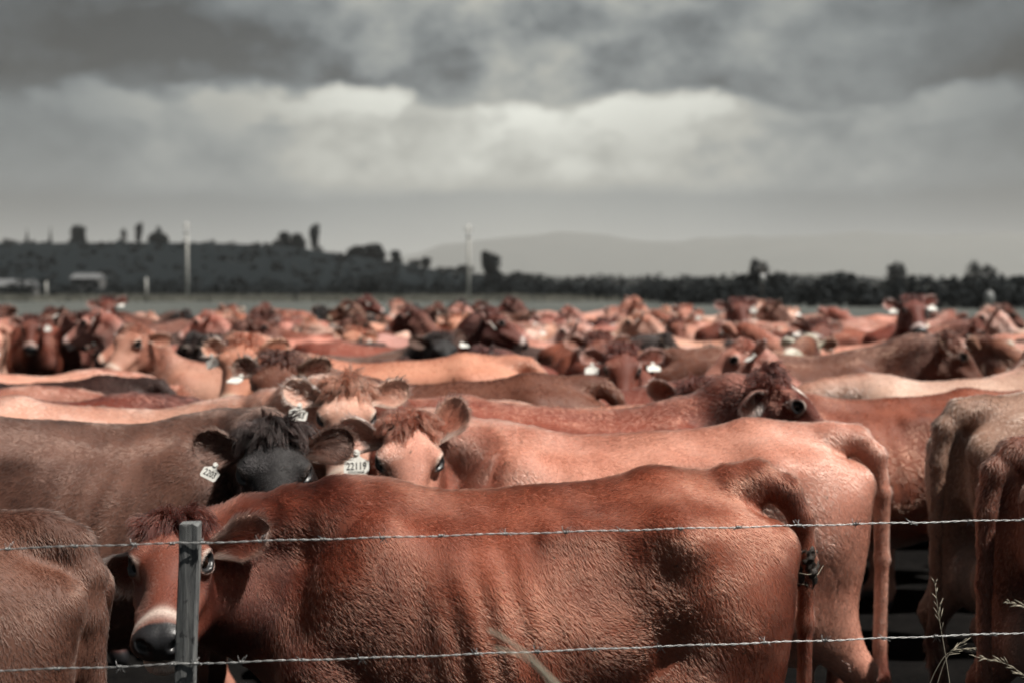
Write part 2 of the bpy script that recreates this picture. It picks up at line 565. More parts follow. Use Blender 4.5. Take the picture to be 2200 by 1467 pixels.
        # ribs
        rib = np.exp(-((x - 0.08) / 0.17) ** 2 - ((P[:, 2] - 0.90) / 0.20) ** 2)
        d = d + 0.0035 * rib * np.sin((x - P[:, 2] * 0.25) * 6.28 / 0.085)
        d = d + 0.0045 * fnoise(P, 0.33, 2, 5)
        fr, re = x > 0.05, x <= 0.05
        out = np.empty(len(P), np.float32)
        out[fr] = forequarters(P[fr], A[fr], d[fr])
        out[re] = hindquarters(P[re], A[re], d[re])
        q = P - hp
        nh = (q * q).sum(1) < 0.5 ** 2
        if nh.any():
            out[nh] = smin(out[nh], head(P[nh]), .035)
        return out
    return field, crest, throat

def ear_geo(pose, s):
    """one cupped ear: inner and outer skin joined at the rim; returns V, quads, masks, hair length, hair direction"""
    hp, Rm = np.asarray(pose['head'], np.float32), pose['R']
    Rl = pose['Rl']
    lift, fwd, twist = pose['ears'][0 if s > 0 else 1]
    L = pose.get('ear_len', 0.170)
    root = hp + Rm @ (np.array((-0.105, s * 0.066, -0.035)) * HS)
    e = Rl @ np.array((math.sin(R(fwd)) * math.cos(R(lift)), s * math.cos(R(fwd)) * math.cos(R(lift)), math.sin(R(lift))))
    o = Rl @ np.array((math.cos(R(twist)), 0, -math.sin(R(twist))))
    o = o - e * (o @ e); o /= np.linalg.norm(o)
    w = -np.cross(e, o) * s                     # upward edge
    nt, nv = 19, 11
    inner, outer, tt, vv = [], [], [], []
    for i in range(nt):
        t = i / (nt - 1)
        tq = (t - 0.56) / 0.44
        hw = 0.053 * max(0.0, 1 - tq ** 2.4) ** 0.5 if t > .56 else 0.020 + 0.033 * float(sst(0, .56, np.float32(t)))
        hw = max(hw, 0.004)
        cup = 0.034 * (1 - t) ** 0.8 + 0.007
        for j in range(nv):
            v = -1 + 2 * j / (nv - 1)
            a = v * (1.25 - 0.75 * t)
            sx = math.sin(a) / math.sin(1.25 - 0.75 * t)
            dep = cup * (1 - v * v)
            p = root + e * (L * t) + w * (hw * sx + 0.012 * t * t) - o * (dep + 0.010 * t * t)
            inner.append(p); tt.append(t); vv.append(v)
            th = 0.0065 * (1 - abs(v) ** 4) * (1 - t * .5) + 0.0012
            outer.append(p - o * th * 1.2 - e * 0.001)
    n = nt * nv
    V = np.array(inner + outer, np.float32)
    Q = []
    for i in range(nt - 1):
        for j in range(nv - 1):
            a, b, c, d = i * nv + j, i * nv + j + 1, (i + 1) * nv + j + 1, (i + 1) * nv + j
            Q.append((a, b, c, d)); Q.append((n + d, n + c, n + b, n + a))
    for i in range(nt - 1):
        for j, fl in ((0, 0), (nv - 1, 1)):
            a, b = i * nv + j, (i + 1) * nv + j
            q = (a, b, n + b, n + a)
            Q.append(q if not fl else q[::-1])
    for j in range(nv - 1):
        a, b = (nt - 1) * nv + j, (nt - 1) * nv + j + 1
        Q.append((a, b, n + b, n + a))
    Q = np.array(Q)
    nrm = np.cross(V[Q[0, 1]] - V[Q[0, 0]], V[Q[0, 2]] - V[Q[0, 0]])
    if nrm @ o < 0:
        Q = Q[:, ::-1]
    t = np.array(tt * 2, np.float32); v = np.array(vv * 2, np.float32)
    isin = np.arange(2 * n) < n
    mask = np.zeros((2 * n, 4), np.float32)
    rim = np.maximum(np.abs(v) ** 3, np.clip((t - .8) * 4, 0, 1))
    mask[:, 0] = np.where(isin, 0.50 - rim * .3, 0.25)
    mask[:, 1] = np.where(isin, 0.42 * rim + 0.5 * np.exp(-((t - .12) / .12) ** 2) * (v < .2), 0.10)
    mask[:, 3] = np.where(isin, 0.0, 0.25)
    hl = np.where(isin, 0.024 + 0.016 * np.exp(-((t - .2) / .22) ** 2) * (v < .5), 0.009) + 0.010 * rim
    dr = np.tile(e, (2 * n, 1)).astype(np.float32) + np.outer(np.where(isin, v, v * .6), w) + np.outer(np.where(isin, 0.25, -.05), o)
    dr += np.outer(np.where(isin, -.5 * (v < .2), 0), w) * 0.8
    tip = dict(p=root + e * L * 0.62, e=e, o=o, w=w, low=root + e * (L * .52) - w * 0.038 - o * 0.006)
    return V, Q, mask, hl.astype(np.float32), dr.astype(np.float32), tip

def cow_geo(pose, hb=0.012, hh=0.006):
    """one continuous skin for trunk, legs, tail, neck and head, with ears; plus per-vertex coat data"""
    field, crest, throat = cow_field(pose)
    hp, Rm = np.asarray(pose['head'], np.float32), pose['R']
    tz = np.array([p[:3] for p in pose.get('tail', TAIL_DOWN)])
    tip = np.concatenate([crest, throat, tz, hp[None] + (Rm @ np.array([[.34, 0, -.07], [-.2, 0, 0], [0, 0, -.2], [0, .1, 0], [0, -.1, 0]]).T).T])
    lo = np.minimum(tip.min(0) - .17, (-0.86, -0.40, -0.03))
    hi = np.maximum(tip.max(0) + .17, (0.72, 0.40, 1.30))
    lo[2] = -0.03
    Vb, Qb = surface_nets(field, lo, hi, hb)
    Vb = relax(Vb, Qb, 2, 0.5)
    def inbox(V, m):
        P = (V - hp) @ Rm / HS
        return (P[:, 0] > -0.17 + m) & (P[:, 0] < 0.40 - m) & (np.abs(P[:, 1]) < 0.16 - m) & (P[:, 2] > -0.24 + m) & (P[:, 2] < 0.12 - m)
    cr = np.array([[x, y, z] for x in (-.19, .42) for y in (-.18, .18) for z in (-.26, .14)]) * HS
    c8 = hp + (Rm @ cr.T).T
    Vh, Qh = surface_nets(field, c8.min(0), c8.max(0), hh)
    Vh = relax(Vh, Qh, 2, 0.4)
    kb = ~inbox(Vb[Qb].mean(1), 0.004)
    kh = inbox(Vh[Qh].mean(1), -0.003)
    V = np.concatenate([Vb, Vh]); Q = np.concatenate([Qb[kb], Qh[kh] + len(Vb)])
    used = np.unique(Q)
    rm = -np.ones(len(V), np.int64); rm[used] = np.arange(len(used))
    V = V[used]; Q = rm[Q]
    # ---- coat data
    P = (V - hp) @ Rm / HS
    ay = np.abs(P[:, 1])
    rad = np.sqrt(P[:, 1] ** 2 + (P[:, 2] + 0.06) ** 2)
    near = sst(0.34, 0.22, rad)
    headm = sst(-0.36, -0.12, P[:, 0]) * near * sst(0.6, 0.45, P[:, 0])
    ons = (headm > .55)
    A_ = P.copy(); A_[:, 1] = ay
    e = (A_ - EYE_C) @ EYE_M
    ed = np.sqrt((e[:, 0] / 1.30) ** 2 + e[:, 2] ** 2)
    ons2 = ons * (e[:, 1] > -0.004)
    wob = 0.004 * fnoise(P, 0.05, 9)
    ring = 0.70 * sst(0.037, 0.026, ed + wob * 1.4) * ons2 * (0.35 + 0.65 * sst(-0.03, 0.02, e[:, 2] + e[:, 0] * .6))
    rim = sst(0.0275, 0.0225, ed) * ons2
    nose = sst(0.283, 0.291, P[:, 0] + 0.10 * np.abs(P[:, 1]) + 0.35 * (P[:, 2] + .05)) * sst(-0.126, -0.118, P[:, 2]) * ons
    muz = 0.8 * np.exp(-((P[:, 0] + 0.2 * (P[:, 2] + .05) - 0.252) / 0.019) ** 2) * ons * sst(0.14, 0.12, rad)
    chin = sst(0.20, .235, P[:, 0]) * sst(-0.10, -0.13, P[:, 2]) * ons
    leg = sst(0.50, 0.36, V[:, 2])
    body = 1 - headm
    udder = np.exp(-(((V[:, 0] + 0.56) / 0.20) ** 2 + (V[:, 1] / 0.10) ** 2 + ((V[:, 2] - 0.57) / 0.17) ** 2) * 1.3) * (V[:, 2] < .78)
    belly = sst(0.60, 0.50, V[:, 2]) * (V[:, 0] > -.45) * (V[:, 0] < .3) * body
    tailm = sst(-0.775, -0.80, V[:, 0]) * (np.abs(V[:, 1] - np.interp(V[:, 2], tz[::-1, 2], tz[::-1, 1])) < 0.08) * (V[:, 2] > 0.15) * body
    switch = tailm * sst(0.55, 0.42, V[:, 2])
    dorsal = np.exp(-(V[:, 1] / 0.045) ** 2) * sst(1.08, 1.16, V[:, 2]) * body
    crestm = np.zeros(len(V), np.float32)
    for c in crest:
        crestm = np.maximum(crestm, np.exp(-(((V - (c + np.array((0, 0, .07)))) ** 2).sum(1)) / 0.07 ** 2))
    cheek = sst(0.05, .09, ay) * sst(-0.02, -0.06, P[:, 2]) * sst(0.16, 0.05, P[:, 0]) * ons
    lowneck = sst(0.95, 0.75, V[:, 2]) * sst(0.40, 0.55, V[:, 0]) * body
    mask = np.zeros((len(V), 4), np.float32)
    mask[:, 0] = np.clip(0.75 * leg + 0.9 * switch + 0.35 * dorsal + 0.4 * crestm * body + 0.45 * cheek + 0.40 * lowneck + 0.28 * sst(.22, .52, V[:, 0]) * body * (V[:, 2] > .5) + 0.18 * headm + 0.6 * sst(-.06, -.12, P[:, 0]) * headm * sst(.09, .06, ay), 0, 1)
    if pose.get('blaze'):
        bz = np.exp(-(((P[:, 0] + .035) / .060) ** 2 + ((P[:, 1] + .012) / .022) ** 2) ** 2) * ons * (P[:, 2] > 0)
    else:
        bz = 0.0
    mask[:, 1] = np.clip(bz + 0.95 * ring + 0.9 * muz + 0.8 * chin + 0.8 * udder + 0.5 * belly, 0, 1)
    hoof = sst(0.085, 0.065, V[:, 2])
    mask[:, 2] = np.clip(rim + nose + hoof, 0, 1)
    mask[:, 3] = headm
    hl = 0.0175 * (1 - headm) + (0.0095 + 0.006 * sst(.06, -.04, P[:, 0])) * headm
    hl = hl * (1 - .45 * leg) + 0.010 * crestm * body + 0.008 * dorsal + 0.030 * switch
    hl = hl * (1 - 0.75 * udder) * (1 - np.clip(rim * 1.5 + nose * 1.5 + hoof, 0, 1)) * (1 - .5 * muz) * (1 - .35 * ring)
    hl += 0.006 * sst(.30, .55, V[:, 0]) * body * (V[:, 2] > .6)
    # lie of the coat
    side = sst(0.0, 0.22, np.abs(V[:, 1]))
    dr = np.stack([-np.ones(len(V)), np.sign(V[:, 1]) * 0.1, -0.15 - 0.75 * side], 1)
    dr[:, 2] -= 2.0 * leg + 1.2 * sst(-0.5, -0.75, V[:, 0])
    dr = dr + tailm[:, None] * np.array((0.6, 0, -2.5))
    wh = P - np.array((0.045, 0, 0.03))
    face = np.stack([wh[:, 0] * 6 + 0.25 * np.sign(wh[:, 0]), wh[:, 1] * 7, -0.3 * np.ones(len(V))], 1)
    cheekd = np.stack([-0.3 * np.ones(len(V)), P[:, 1] * 2, -1.0 * np.ones(len(V))], 1)
    cm = sst(-0.045, -0.085, P[:, 2])[:, None]
    hd = (face * (1 - cm) + cheekd * cm) @ Rm.T
    dr = dr * (1 - headm[:, None]) + hd * headm[:, None] * 1.2
    neckm = crestm * body
    Vs, Qs, Ms, Ls, Ds = [V], [Q], [mask], [hl], [dr]
    ears = {}
    off = len(V)
    for s in (1, -1):
        if pose['ears'][0 if s > 0 else 1] is None:
            continue
        v, q, m, l, d, t = ear_geo(pose, s)
        Vs.append(v); Qs.append(q + off); Ms.append(m); Ls.append(l); Ds.append(d)
        off += len(v); ears[s] = t
    V = np.concatenate(Vs).astype(np.float32); Q = np.concatenate(Qs)
    return dict(V=V, Q=Q, mask=np.concatenate(Ms).astype(np.float32), hl=np.concatenate(Ls).astype(np.float32),
                dr=np.concatenate(Ds).astype(np.float32), ears=ears, pose=pose)

def add_mask(data, mask, domain):
    a = data.attributes.new('mask', 'FLOAT_COLOR', domain)
    a.data.foreach_set('color', np.ascontiguousarray(mask, np.float32).ravel())

def body_mesh(g, name='cow_skin'):
    me = mesh_from(name, g['V'], g['Q'])
    add_mask(me, g['mask'], 'POINT')
    return me

def strands(root, nrm, dirn, length, rad, mask, seed=1, npt=4, lift=0.21, droop=0.35, curl=0.46, name='coat'):
    rng = np.random.RandomState(seed)
    n = len(root)
    dirn = dirn - nrm * (dirn * nrm).sum(1)[:, None]
    dirn /= np.linalg.norm(dirn, axis=1)[:, None] + 1e-6
    side = np.cross(nrm, dirn)
    ang = curl * (0.75 * fnoise(root, 0.20, 4) + 0.22 * fnoise(root, 0.06, 5)) + rng.normal(0, 0.13, n)
    t = dirn * np.cos(ang)[:, None] + side * np.sin(ang)[:, None]
    lf = lift * (1 + 0.35 * fnoise(root, 0.13, 6)) + np.abs(rng.normal(0, 0.09, n))
    lf = np.clip(lf, 0.06, 1.2)
    ln = length * rng.uniform(0.65, 1.25, n)
    P = np.zeros((n, npt, 3), np.float32)
    p = root - nrm * 0.0015
    d = t + nrm * lf[:, None]
    d /= np.linalg.norm(d, axis=1)[:, None]
    P[:, 0] = p
    tw = rng.normal(0, 0.25, n)
    for i in range(1, npt):
        p = p + d * (ln / (npt - 1))[:, None]
        P[:, i] = p
        d = d - nrm * (droop * lf / (npt - 1) * 1.6)[:, None] + np.cross(nrm, d) * tw[:, None] / (npt - 1)
        d /= np.linalg.norm(d, axis=1)[:, None]
    cv = bpy.data.hair_curves.new(name)
    cv.add_curves([npt] * n)
    cv.points.foreach_set('position', P.ravel())
    ra = cv.attributes.get('radius') or cv.attributes.new('radius', 'FLOAT', 'POINT')
    tap = np.array([1.0, 0.92, 0.62, 0.12])[:npt] if npt == 4 else np.linspace(1, .1, npt) ** .7
    ra.data.foreach_set('value', (np.asarray(rad)[:, None] * tap[None]).astype(np.float32).ravel())
    add_mask(cv, mask, 'CURVE')
    return cv

def coat_curves(g, density, rad=0.00075, seed=1, cull=None):
    """short hair over the whole skin, area weighted"""
    V, Q = g['V'], g['Q']
    T = np.concatenate([Q[:, [0, 1, 2]], Q[:, [0, 2, 3]]])
    a, b, c = V[T[:, 0]], V[T[:, 1]], V[T[:, 2]]
    cr = np.cross(b - a, c - a)
    ar = np.linalg.norm(cr, axis=1) / 2
    rng = np.random.RandomState(seed)
    l = g['hl'][T].mean(1)
    hm = g['mask'][T][:, :, 3].mean(1)
    cz = (a + b + c)[:, 2] / 3
    wgt = ar * (1 + 1.6 * (hm > .4)) * (l > 0.002) * np.where(cz < .55, .35, 1.0)
    if cull is not None:
        wgt = wgt * cull((a + b + c) / 3)
    n = int(density * wgt.sum())
    k = rng.choice(len(T), n, p=wgt / wgt.sum())
    u = rng.rand(n, 2); fl = u.sum(1) > 1; u[fl] = 1 - u[fl]
    w = np.stack([1 - u.sum(1), u[:, 0], u[:, 1]], 1).astype(np.float32)
    tri = T[k]
    def ip(A):
        return (A[tri] * w.reshape(n, 3, *([1] * (A.ndim - 1)))).sum(1)
    VN = np.zeros_like(V)
    for j in range(3):
        for m in range(3):
            VN[:, m] += np.bincount(T[:, j], cr[:, m], len(V))
    VN /= np.linalg.norm(VN, axis=1)[:, None] + 1e-9
    nr = ip(VN); nr /= np.linalg.norm(nr, axis=1)[:, None] + 1e-6
    root = ip(V)
    ln = ip(g['hl'])
    keep = ln > 0.0025
    r_ = np.full(n, rad) * np.clip(0.55 + ln / 0.03, .5, 1.2)
    return strands(root[keep], nr[keep], ip(g['dr'])[keep], ln[keep], r_[keep], ip(g['mask'])[keep], seed)

def forelock_curves(pose, n=900, length=0.062, seed=3, rad=0.0007, dark=1.0, spread=0.05):
    """mop of longer hair in locks that rises from the poll and falls over the forehead"""
    rng = np.random.RandomState(seed)
    hp, Rm = np.asarray(pose['head'], np.float32), pose['R']
    K, npt = 100, 6
    ly = rng.normal(0, .032, K).clip(-.062, .062); lx = -0.140 + rng.normal(0, .026, K)
    lz = 0.034 - 5.0 * ly * ly - 1.6 * np.clip(-0.13 - lx, 0, 1) ** 1.2
    p = np.stack([lx, ly, lz], 1)
    d = np.stack([0.45 + (lx + .13) * 9 + rng.normal(0, .45, K), ly * 20 + rng.normal(0, .30, K), 1.05 + rng.normal(0, .25, K)], 1)
    d /= np.linalg.norm(d, axis=1)[:, None]
    ln = length * rng.uniform(.75, 1.45, K)
    g = np.array((0.42, 0, -0.50))
    path = [p.copy()]
    for i in range(1, npt):
        p = p + d * (ln / (npt - 1))[:, None]
        fl = 0.046 - 4.0 * p[:, 1] ** 2 - 0.3 * np.clip(p[:, 0] - 0.02, 0, 1)
        p[:, 2] = np.maximum(p[:, 2], np.where(p[:, 0] > -.16, fl, -1))
        path.append(p.copy())
        d = d + g * rng.uniform(.35, .85, K)[:, None] + rng.normal(0, .12, (K, 3))
        d /= np.linalg.norm(d, axis=1)[:, None]
    path = np.stack(path, 1)
    k = rng.randint(0, K, n)
    off = rng.normal(0, .010, (n, 1, 3)) * (1 - .60 * np.linspace(0, 1, npt))[None, :, None]
    sc_ = rng.uniform(.75, 1.1, n)[:, None, None]
    P = path[k]
    P = P[:, :1] + (P - P[:, :1]) * sc_ + off
    P = (hp + (P * HS).reshape(-1, 3) @ Rm.T).astype(np.float32)
    cv = bpy.data.hair_curves.new('forelock')
    cv.add_curves([npt] * n)
    cv.points.foreach_set('position', P.ravel())
    ra = cv.attributes.get('radius') or cv.attributes.new('radius', 'FLOAT', 'POINT')
    ra.data.foreach_set('value', np.tile(rad * np.array([1, 1, .95, .8, .6, .15]), n).astype(np.float32))
    m = np.zeros((n, 4), np.float32); m[:, 0] = dark; m[:, 3] = 1
    add_mask(cv, m, 'CURVE')
    return cv

# ------------------------------------------------------------------ coat materials
def coat_mats(key, base, dark, pale, headc=None, headamt=0.0, patch=0.35, patchcol=None, seed=0.0, white=None):
    """skin and hair materials of one coat colour: both read the same colour recipe"""
    res = []
    for kind in ('skin', 'hair'):
        m, T, out = newmat('coat_%s_%s' % (key, kind))
        at = T.n('ShaderNodeAttribute', attribute_name='mask')
        sp = T.n('ShaderNodeSeparateColor')
        T.put(sp.inputs[0], at.outputs['Color'])
        r, g, b = sp.outputs
        al = at.outputs['Alpha']
        t = T.n('ShaderNodeTexCoord')
        oi = T.n('ShaderNodeObjectInfo')
        vec = T.n('ShaderNodeVectorMath', operation='ADD')
        T.put(vec.inputs[0], t.outputs['Object'])
        vec.inputs[1].default_value = (seed, seed * 1.7, seed * .6)
        n1 = T.noise(vec.outputs[0], 2.6, 3, 0.55, 0.4)
        n2 = T.noise(vec.outputs[0], 11.0, 4, 0.6, 0.2)
        fac = T.math('MULTIPLY', T.maprange(T.math('ADD', T.math('MULTIPLY', n1, .75), T.math('MULTIPLY', n2, .25)), 0.42, 0.62, 0, 1), patch)
        c = T.mix(fac, base, patchcol or dark)
        if headc is not None:
            c = T.mix(T.math('MULTIPLY', T.maprange(T.math('ADD', al, T.math('MULTIPLY', T.math('SUBTRACT', n2, .5), .5)), 0.05, 0.6, 0, 1), headamt), c, headc)
        c = T.mix(T.math('MULTIPLY', r, T.maprange(n2, .3, .7, .75, 1.15)), c, dark)
        c = T.mix(g, c, pale)
        if white is not None:      # large white markings
            wn = T.noise(vec.outputs[0], white[0], 2, .5, .3)
            c = T.mix(T.maprange(wn, white[1], white[1] + .02, 0, 1), c, (.62, .58, .52))
        c = T.mix(1.0, c, oi.outputs['Color'], 'MULTIPLY')
        c = T.mix(T.maprange(T.noise(vec.outputs[0], 38.0, 3, .6), .70, .74, 0, .7), c, (.03, .022, .016))      # flecks of dried mud
        c = T.mix(b, c, (0.016, 0.016, 0.018))
        if kind == 'skin':
            # fine hair grain for the skin below (and for the far animals that carry only this)
            n3 = T.noise(vec.outputs[0], 160.0, 2, 0.6)
            c2 = T.mix(T.maprange(n3, .35, .65, 0, 1), (.80, .80, .80), (1.06, 1.06, 1.06))
            c = T.mix(1.0, c, c2, 'MULTIPLY')
            bs = T.n('ShaderNodeBsdfPrincipled')
            T.put(bs.inputs['Base Color'], c)
            T.put(bs.inputs['Roughness'], T.maprange(b, 0, 1, .62, .40))
            T.put(bs.inputs['Specular IOR Level'], T.maprange(b, 0, 1, .25, .5))
            bp = T.n('ShaderNodeBump')
            T.put(bp.inputs['Strength'], T.maprange(b, 0, 1, .7, .38))
            bp.inputs['Distance'].default_value = .0012
            T.put(bp.inputs['Height'], T.math('ADD', n3, T.math('MULTIPLY', n2, 2.0)))
            T.put(bs.inputs['Normal'], bp.outputs[0])
            T.put(out.inputs[0], bs.outputs[0])
        else:
            hi = T.n('ShaderNodeHairInfo')
            j = T.maprange(hi.outputs['Random'], 0, 1, 0.50, 1.30)
            c = T.mix(1.0, c, T.comb(j, j, j), 'MULTIPLY')
            bs = T.n(HAIR_NODE)
            if HAIR_NODE == 'ShaderNodeBsdfHairPrincipled':
                bs.parametrization = 'COLOR'
                T.put(bs.inputs['Color'], c)
                bs.inputs['Roughness'].default_value = .42
                bs.inputs['Radial Roughness'].default_value = .65
                bs.inputs['IOR'].default_value = 1.45
            else:
                T.put(bs.inputs['Base Color'], c)
                bs.inputs['Roughness'].default_value = .45
                bs.inputs['Specular IOR Level'].default_value = .35
            T.put(out.inputs[0], bs.outputs[0])
        res.append(m)
    return res
HAIR_NODE = 'ShaderNodeBsdfHairPrincipled'

# ------------------------------------------------------------------ cow assembly
import bmesh
def sphere_mesh(name, r, u=20, v=14):
    bm = bmesh.new()
    bmesh.ops.create_uvsphere(bm, u_segments=u, v_segments=v, radius=r)
    me = bpy.data.meshes.new(name)
    bm.to_mesh(me); bm.free()
    me.shade_smooth()
    return me

M_EYE = simple_mat('wet_dark_eye', (.003, .0025, .0025), (.009, .005, .003), 30, .10, .28)
M_TAG = simple_mat('white_plastic_tag', (.62, .62, .58), (.74, .74, .70), 40, .4, .4)
M_TAGY = simple_mat('yellow_plastic_tag', (.62, .42, .06), (.70, .50, .10), 40, .4, .4)
M_INK = simple_mat('black_ink', (.012, .012, .014), (.03, .03, .03), 60, .7, .2)
EYE_ME = sphere_mesh('eyeball', 0.026)

def tag_mesh():
    """numbered ear tag: flat panel with rounded corners, shoulders and a narrow neck with a button"""
    out = []
    w, h = .029, .056
    prof = [(-.007, 0), (-.008, -.012), (-.018, -.019), (-w, -.024), (-w, -h + .006), (-w + .005, -h), (w - .005, -h), (w, -h + .006), (w, -.024), (.018, -.019), (.008, -.012), (.007, 0)]
    n = len(prof)
    V = [(x, -.0011, z) for x, z in prof] + [(x, .0011, z) for x, z in prof]
    Fs = [tuple(range(n)), tuple(range(2 * n - 1, n - 1, -1))] + [(i, n + i, n + (i + 1) % n, (i + 1) % n) for i in range(n)]
    mb = MB(); mb.add(V, Fs)
    mb.tube([(0, -.005, -.003), (0, .006, -.003)], .0075, 10)
    me = mb.mesh('tag_panel')
    bm = bmesh.new(); bm.from_mesh(me); bmesh.ops.recalc_face_normals(bm, faces=bm.faces); bm.to_mesh(me); bm.free()
    return me
TAG_ME = tag_mesh()
_num = {}
def number_mesh(txt, size):
    """lettering as flat raised print"""
    if txt in _num:
        return _num[txt]
    cu = bpy.data.curves.new('lettering', 'FONT')
    cu.body = txt
    cu.align_x = 'CENTER'; cu.align_y = 'CENTER'
    cu.size = size
    cu.offset = 0.0004 if size > .01 else 0.0001
    cu.resolution_u = 3
    o = bpy.data.objects.new('lettering', cu)
    COL.objects.link(o)
    dg = bpy.context.evaluated_depsgraph_get()
    me = bpy.data.meshes.new_from_object(o.evaluated_get(dg))
    bpy.data.objects.remove(o)
    _num[txt] = me
    return me

def axes_to_matrix(x, y, z, p):
    return Matrix(((x[0], y[0], z[0], p[0]), (x[1], y[1], z[1], p[1]), (x[2], y[2], z[2], p[2]), (0, 0, 0, 1)))

def ear_tag(root, ear, txt=None, mat=None, scale=1.0, small=None, dz=0.0, tilt=0.0, up=0.0, fwd=.018):
    """tag pinned through the ear, hanging from its lower half, printed side to the front"""
    o = Vector(ear['o'])
    o.z *= .3
    o.normalize()
    sd = o.cross(Vector((0, 0, 1))).normalized()
    rt = Matrix.Rotation(R(up), 3, sd) @ Matrix.Rotation(R(tilt), 3, o)
    z = rt @ Vector((0, 0, 1))
    o = rt @ o
    y = -(o - z * o.dot(z)).normalized()
    x = y.cross(z).normalized()
    z = x.cross(y)
    t = link('ear_tag', TAG_ME, root)
    t.material_slots[0].link = 'OBJECT' if len(t.material_slots) else 'DATA'
    t.material_slots[0].material = mat or M_TAG
    p = Vector(ear['low']) + Vector(ear['o']) * fwd + Vector((0, 0, dz - .006))
    t.matrix_local = axes_to_matrix(x * scale, y * scale, z * scale, p)
    if txt:
        k = link('number', number_mesh(txt, .0225 if len(txt) > 4 else .026), t, M_INK)
        k.matrix_local = Matrix.Translation((0, -.0016, -.037)) @ Matrix.Rotation(R(90), 4, 'X') @ Matrix.Diagonal((.84, 1.15, 1, 1))
    if small:
        k = link('small_print', number_mesh(small, .0085), t, M_INK)
        k.matrix_local = Matrix.Translation((0, -.0016, -.0515)) @ Matrix.Rotation(R(90), 4, 'X')
    return t

TAG_ME.materials.append(M_TAG)

def cow_parts(root, g, mats, coat=None, lock=None, me=None, tone=(1, 1, 1, 1)):
    """body (one skin), coat, forelock and two eyes under a cow's Empty"""
    b = link('body', me or body_mesh(g), root)
    if not b.data.materials:
        b.data.materials.append(mats[0])
    b.material_slots[0].link = 'OBJECT'; b.material_slots[0].material = mats[0]
    b.color = tone
    for nm, cv in (('coat', coat), ('forelock', lock)):
        if cv is not None:
            o = link(nm, cv, root)
            if not cv.materials:
                cv.materials.append(mats[1])
            o.material_slots[0].link = 'OBJECT'; o.material_slots[0].material = mats[1]
            o.color = tone
    pose = g['pose']
    hp, Rm = np.asarray(pose['head']), pose['R']
    for s in (1, -1):
        e = link('eye', EYE_ME, root)
        if not EYE_ME.materials:
            EYE_ME.materials.append(M_EYE)
        e.location = hp + Rm @ (EYE_C * np.array((1, s, 1)) * HS)
    return root

def cow_root(x, y, heading, s, label, group, sx=1.0):
    r = link('cow', None)
    r.empty_display_size = .2
    r.location = (x, y, 0)
    r.rotation_euler = (0, 0, R(heading))
    r.scale = (s * sx, s, s)
    tag(r, label, 'cow', group)
    return r

def local_pose(x, y, heading, s, eye, yaw, pitch, roll=0, ears=((5, -10, -15), (5, -10, -15)), sx=1.0, **kw):
    """head placed at a world point (between the eyes), turned to a world yaw"""
    p = Matrix.Rotation(R(-heading), 3, 'Z') @ (Vector(eye) - Vector((x, y, 0))) / s
    p.x /= sx
    return dict(head=tuple(p), R=rot_head(yaw - heading, pitch, roll), Rl=rot_head(yaw - heading, 0, roll), ears=list(ears), **kw)

# coat colours (linear base colours of the hair)
COATS = {
    'red':    coat_mats('red', (.262, .080, .046), (.045, .011, .008), (.60, .50, .44), headc=(.125, .032, .019), headamt=.65, patch=.6, patchcol=(.075, .018, .011), seed=1.0),
    'salmon': coat_mats('salmon', (.54, .255, .185), (.20, .052, .032), (.68, .58, .50), patch=.45, patchcol=(.33, .105, .066), seed=2.3),
    'buff':   coat_mats('buff', (.59, .335, .250), (.25, .078, .048), (.70, .62, .54), patch=.5, patchcol=(.36, .140, .092), seed=5.1),
    'cream':  coat_mats('cream', (.68, .460, .370), (.36, .140, .092), (.72, .65, .58), patch=.4, patchcol=(.48, .235, .165), seed=8.4),
    'brown':  coat_mats('brown', (.175, .066, .043), (.045, .014, .010), (.50, .42, .36), patch=.5, patchcol=(.085, .028, .019), seed=3.7),
    'smoky':  coat_mats('smoky', (.165, .078, .055), (.016, .009, .008), (.050, .036, .030), headc=(.008, .008, .009), headamt=1.0, patch=.6, patchcol=(.060, .028, .021), seed=6.2),
    'fawn':   coat_mats('fawn', (.30, .180, .130), (.060, .026, .018), (.52, .46, .42), patch=.5, patchcol=(.16, .080, .056), seed=11.5),
    'taupe':  coat_mats('taupe', (.130, .060, .041), (.030, .014, .011), (.48, .40, .34), patch=.6, patchcol=(.048, .022, .017), seed=9.5),
    'rust':   coat_mats('rust', (.215, .052, .030), (.034, .010, .008), (.64, .56, .50), headc=(.085, .020, .013), headamt=.75, patch=.45, patchcol=(.09, .020, .013), seed=4.4),
    'dark':   coat_mats('dark', (.050, .020, .015), (.012, .008, .008), (.45, .38, .33), headc=(.015, .010, .009), headamt=.6, patch=.5, patchcol=(.02, .010, .008), seed=7.7),
    'pied':   coat_mats('pied', (.45, .195, .13), (.09, .025, .017), (.66, .58, .5), headc=(.022, .013, .011), headamt=.8, patch=.4, patchcol=(.30, .095, .06), seed=2.9, white=(1.5, .56)),
}

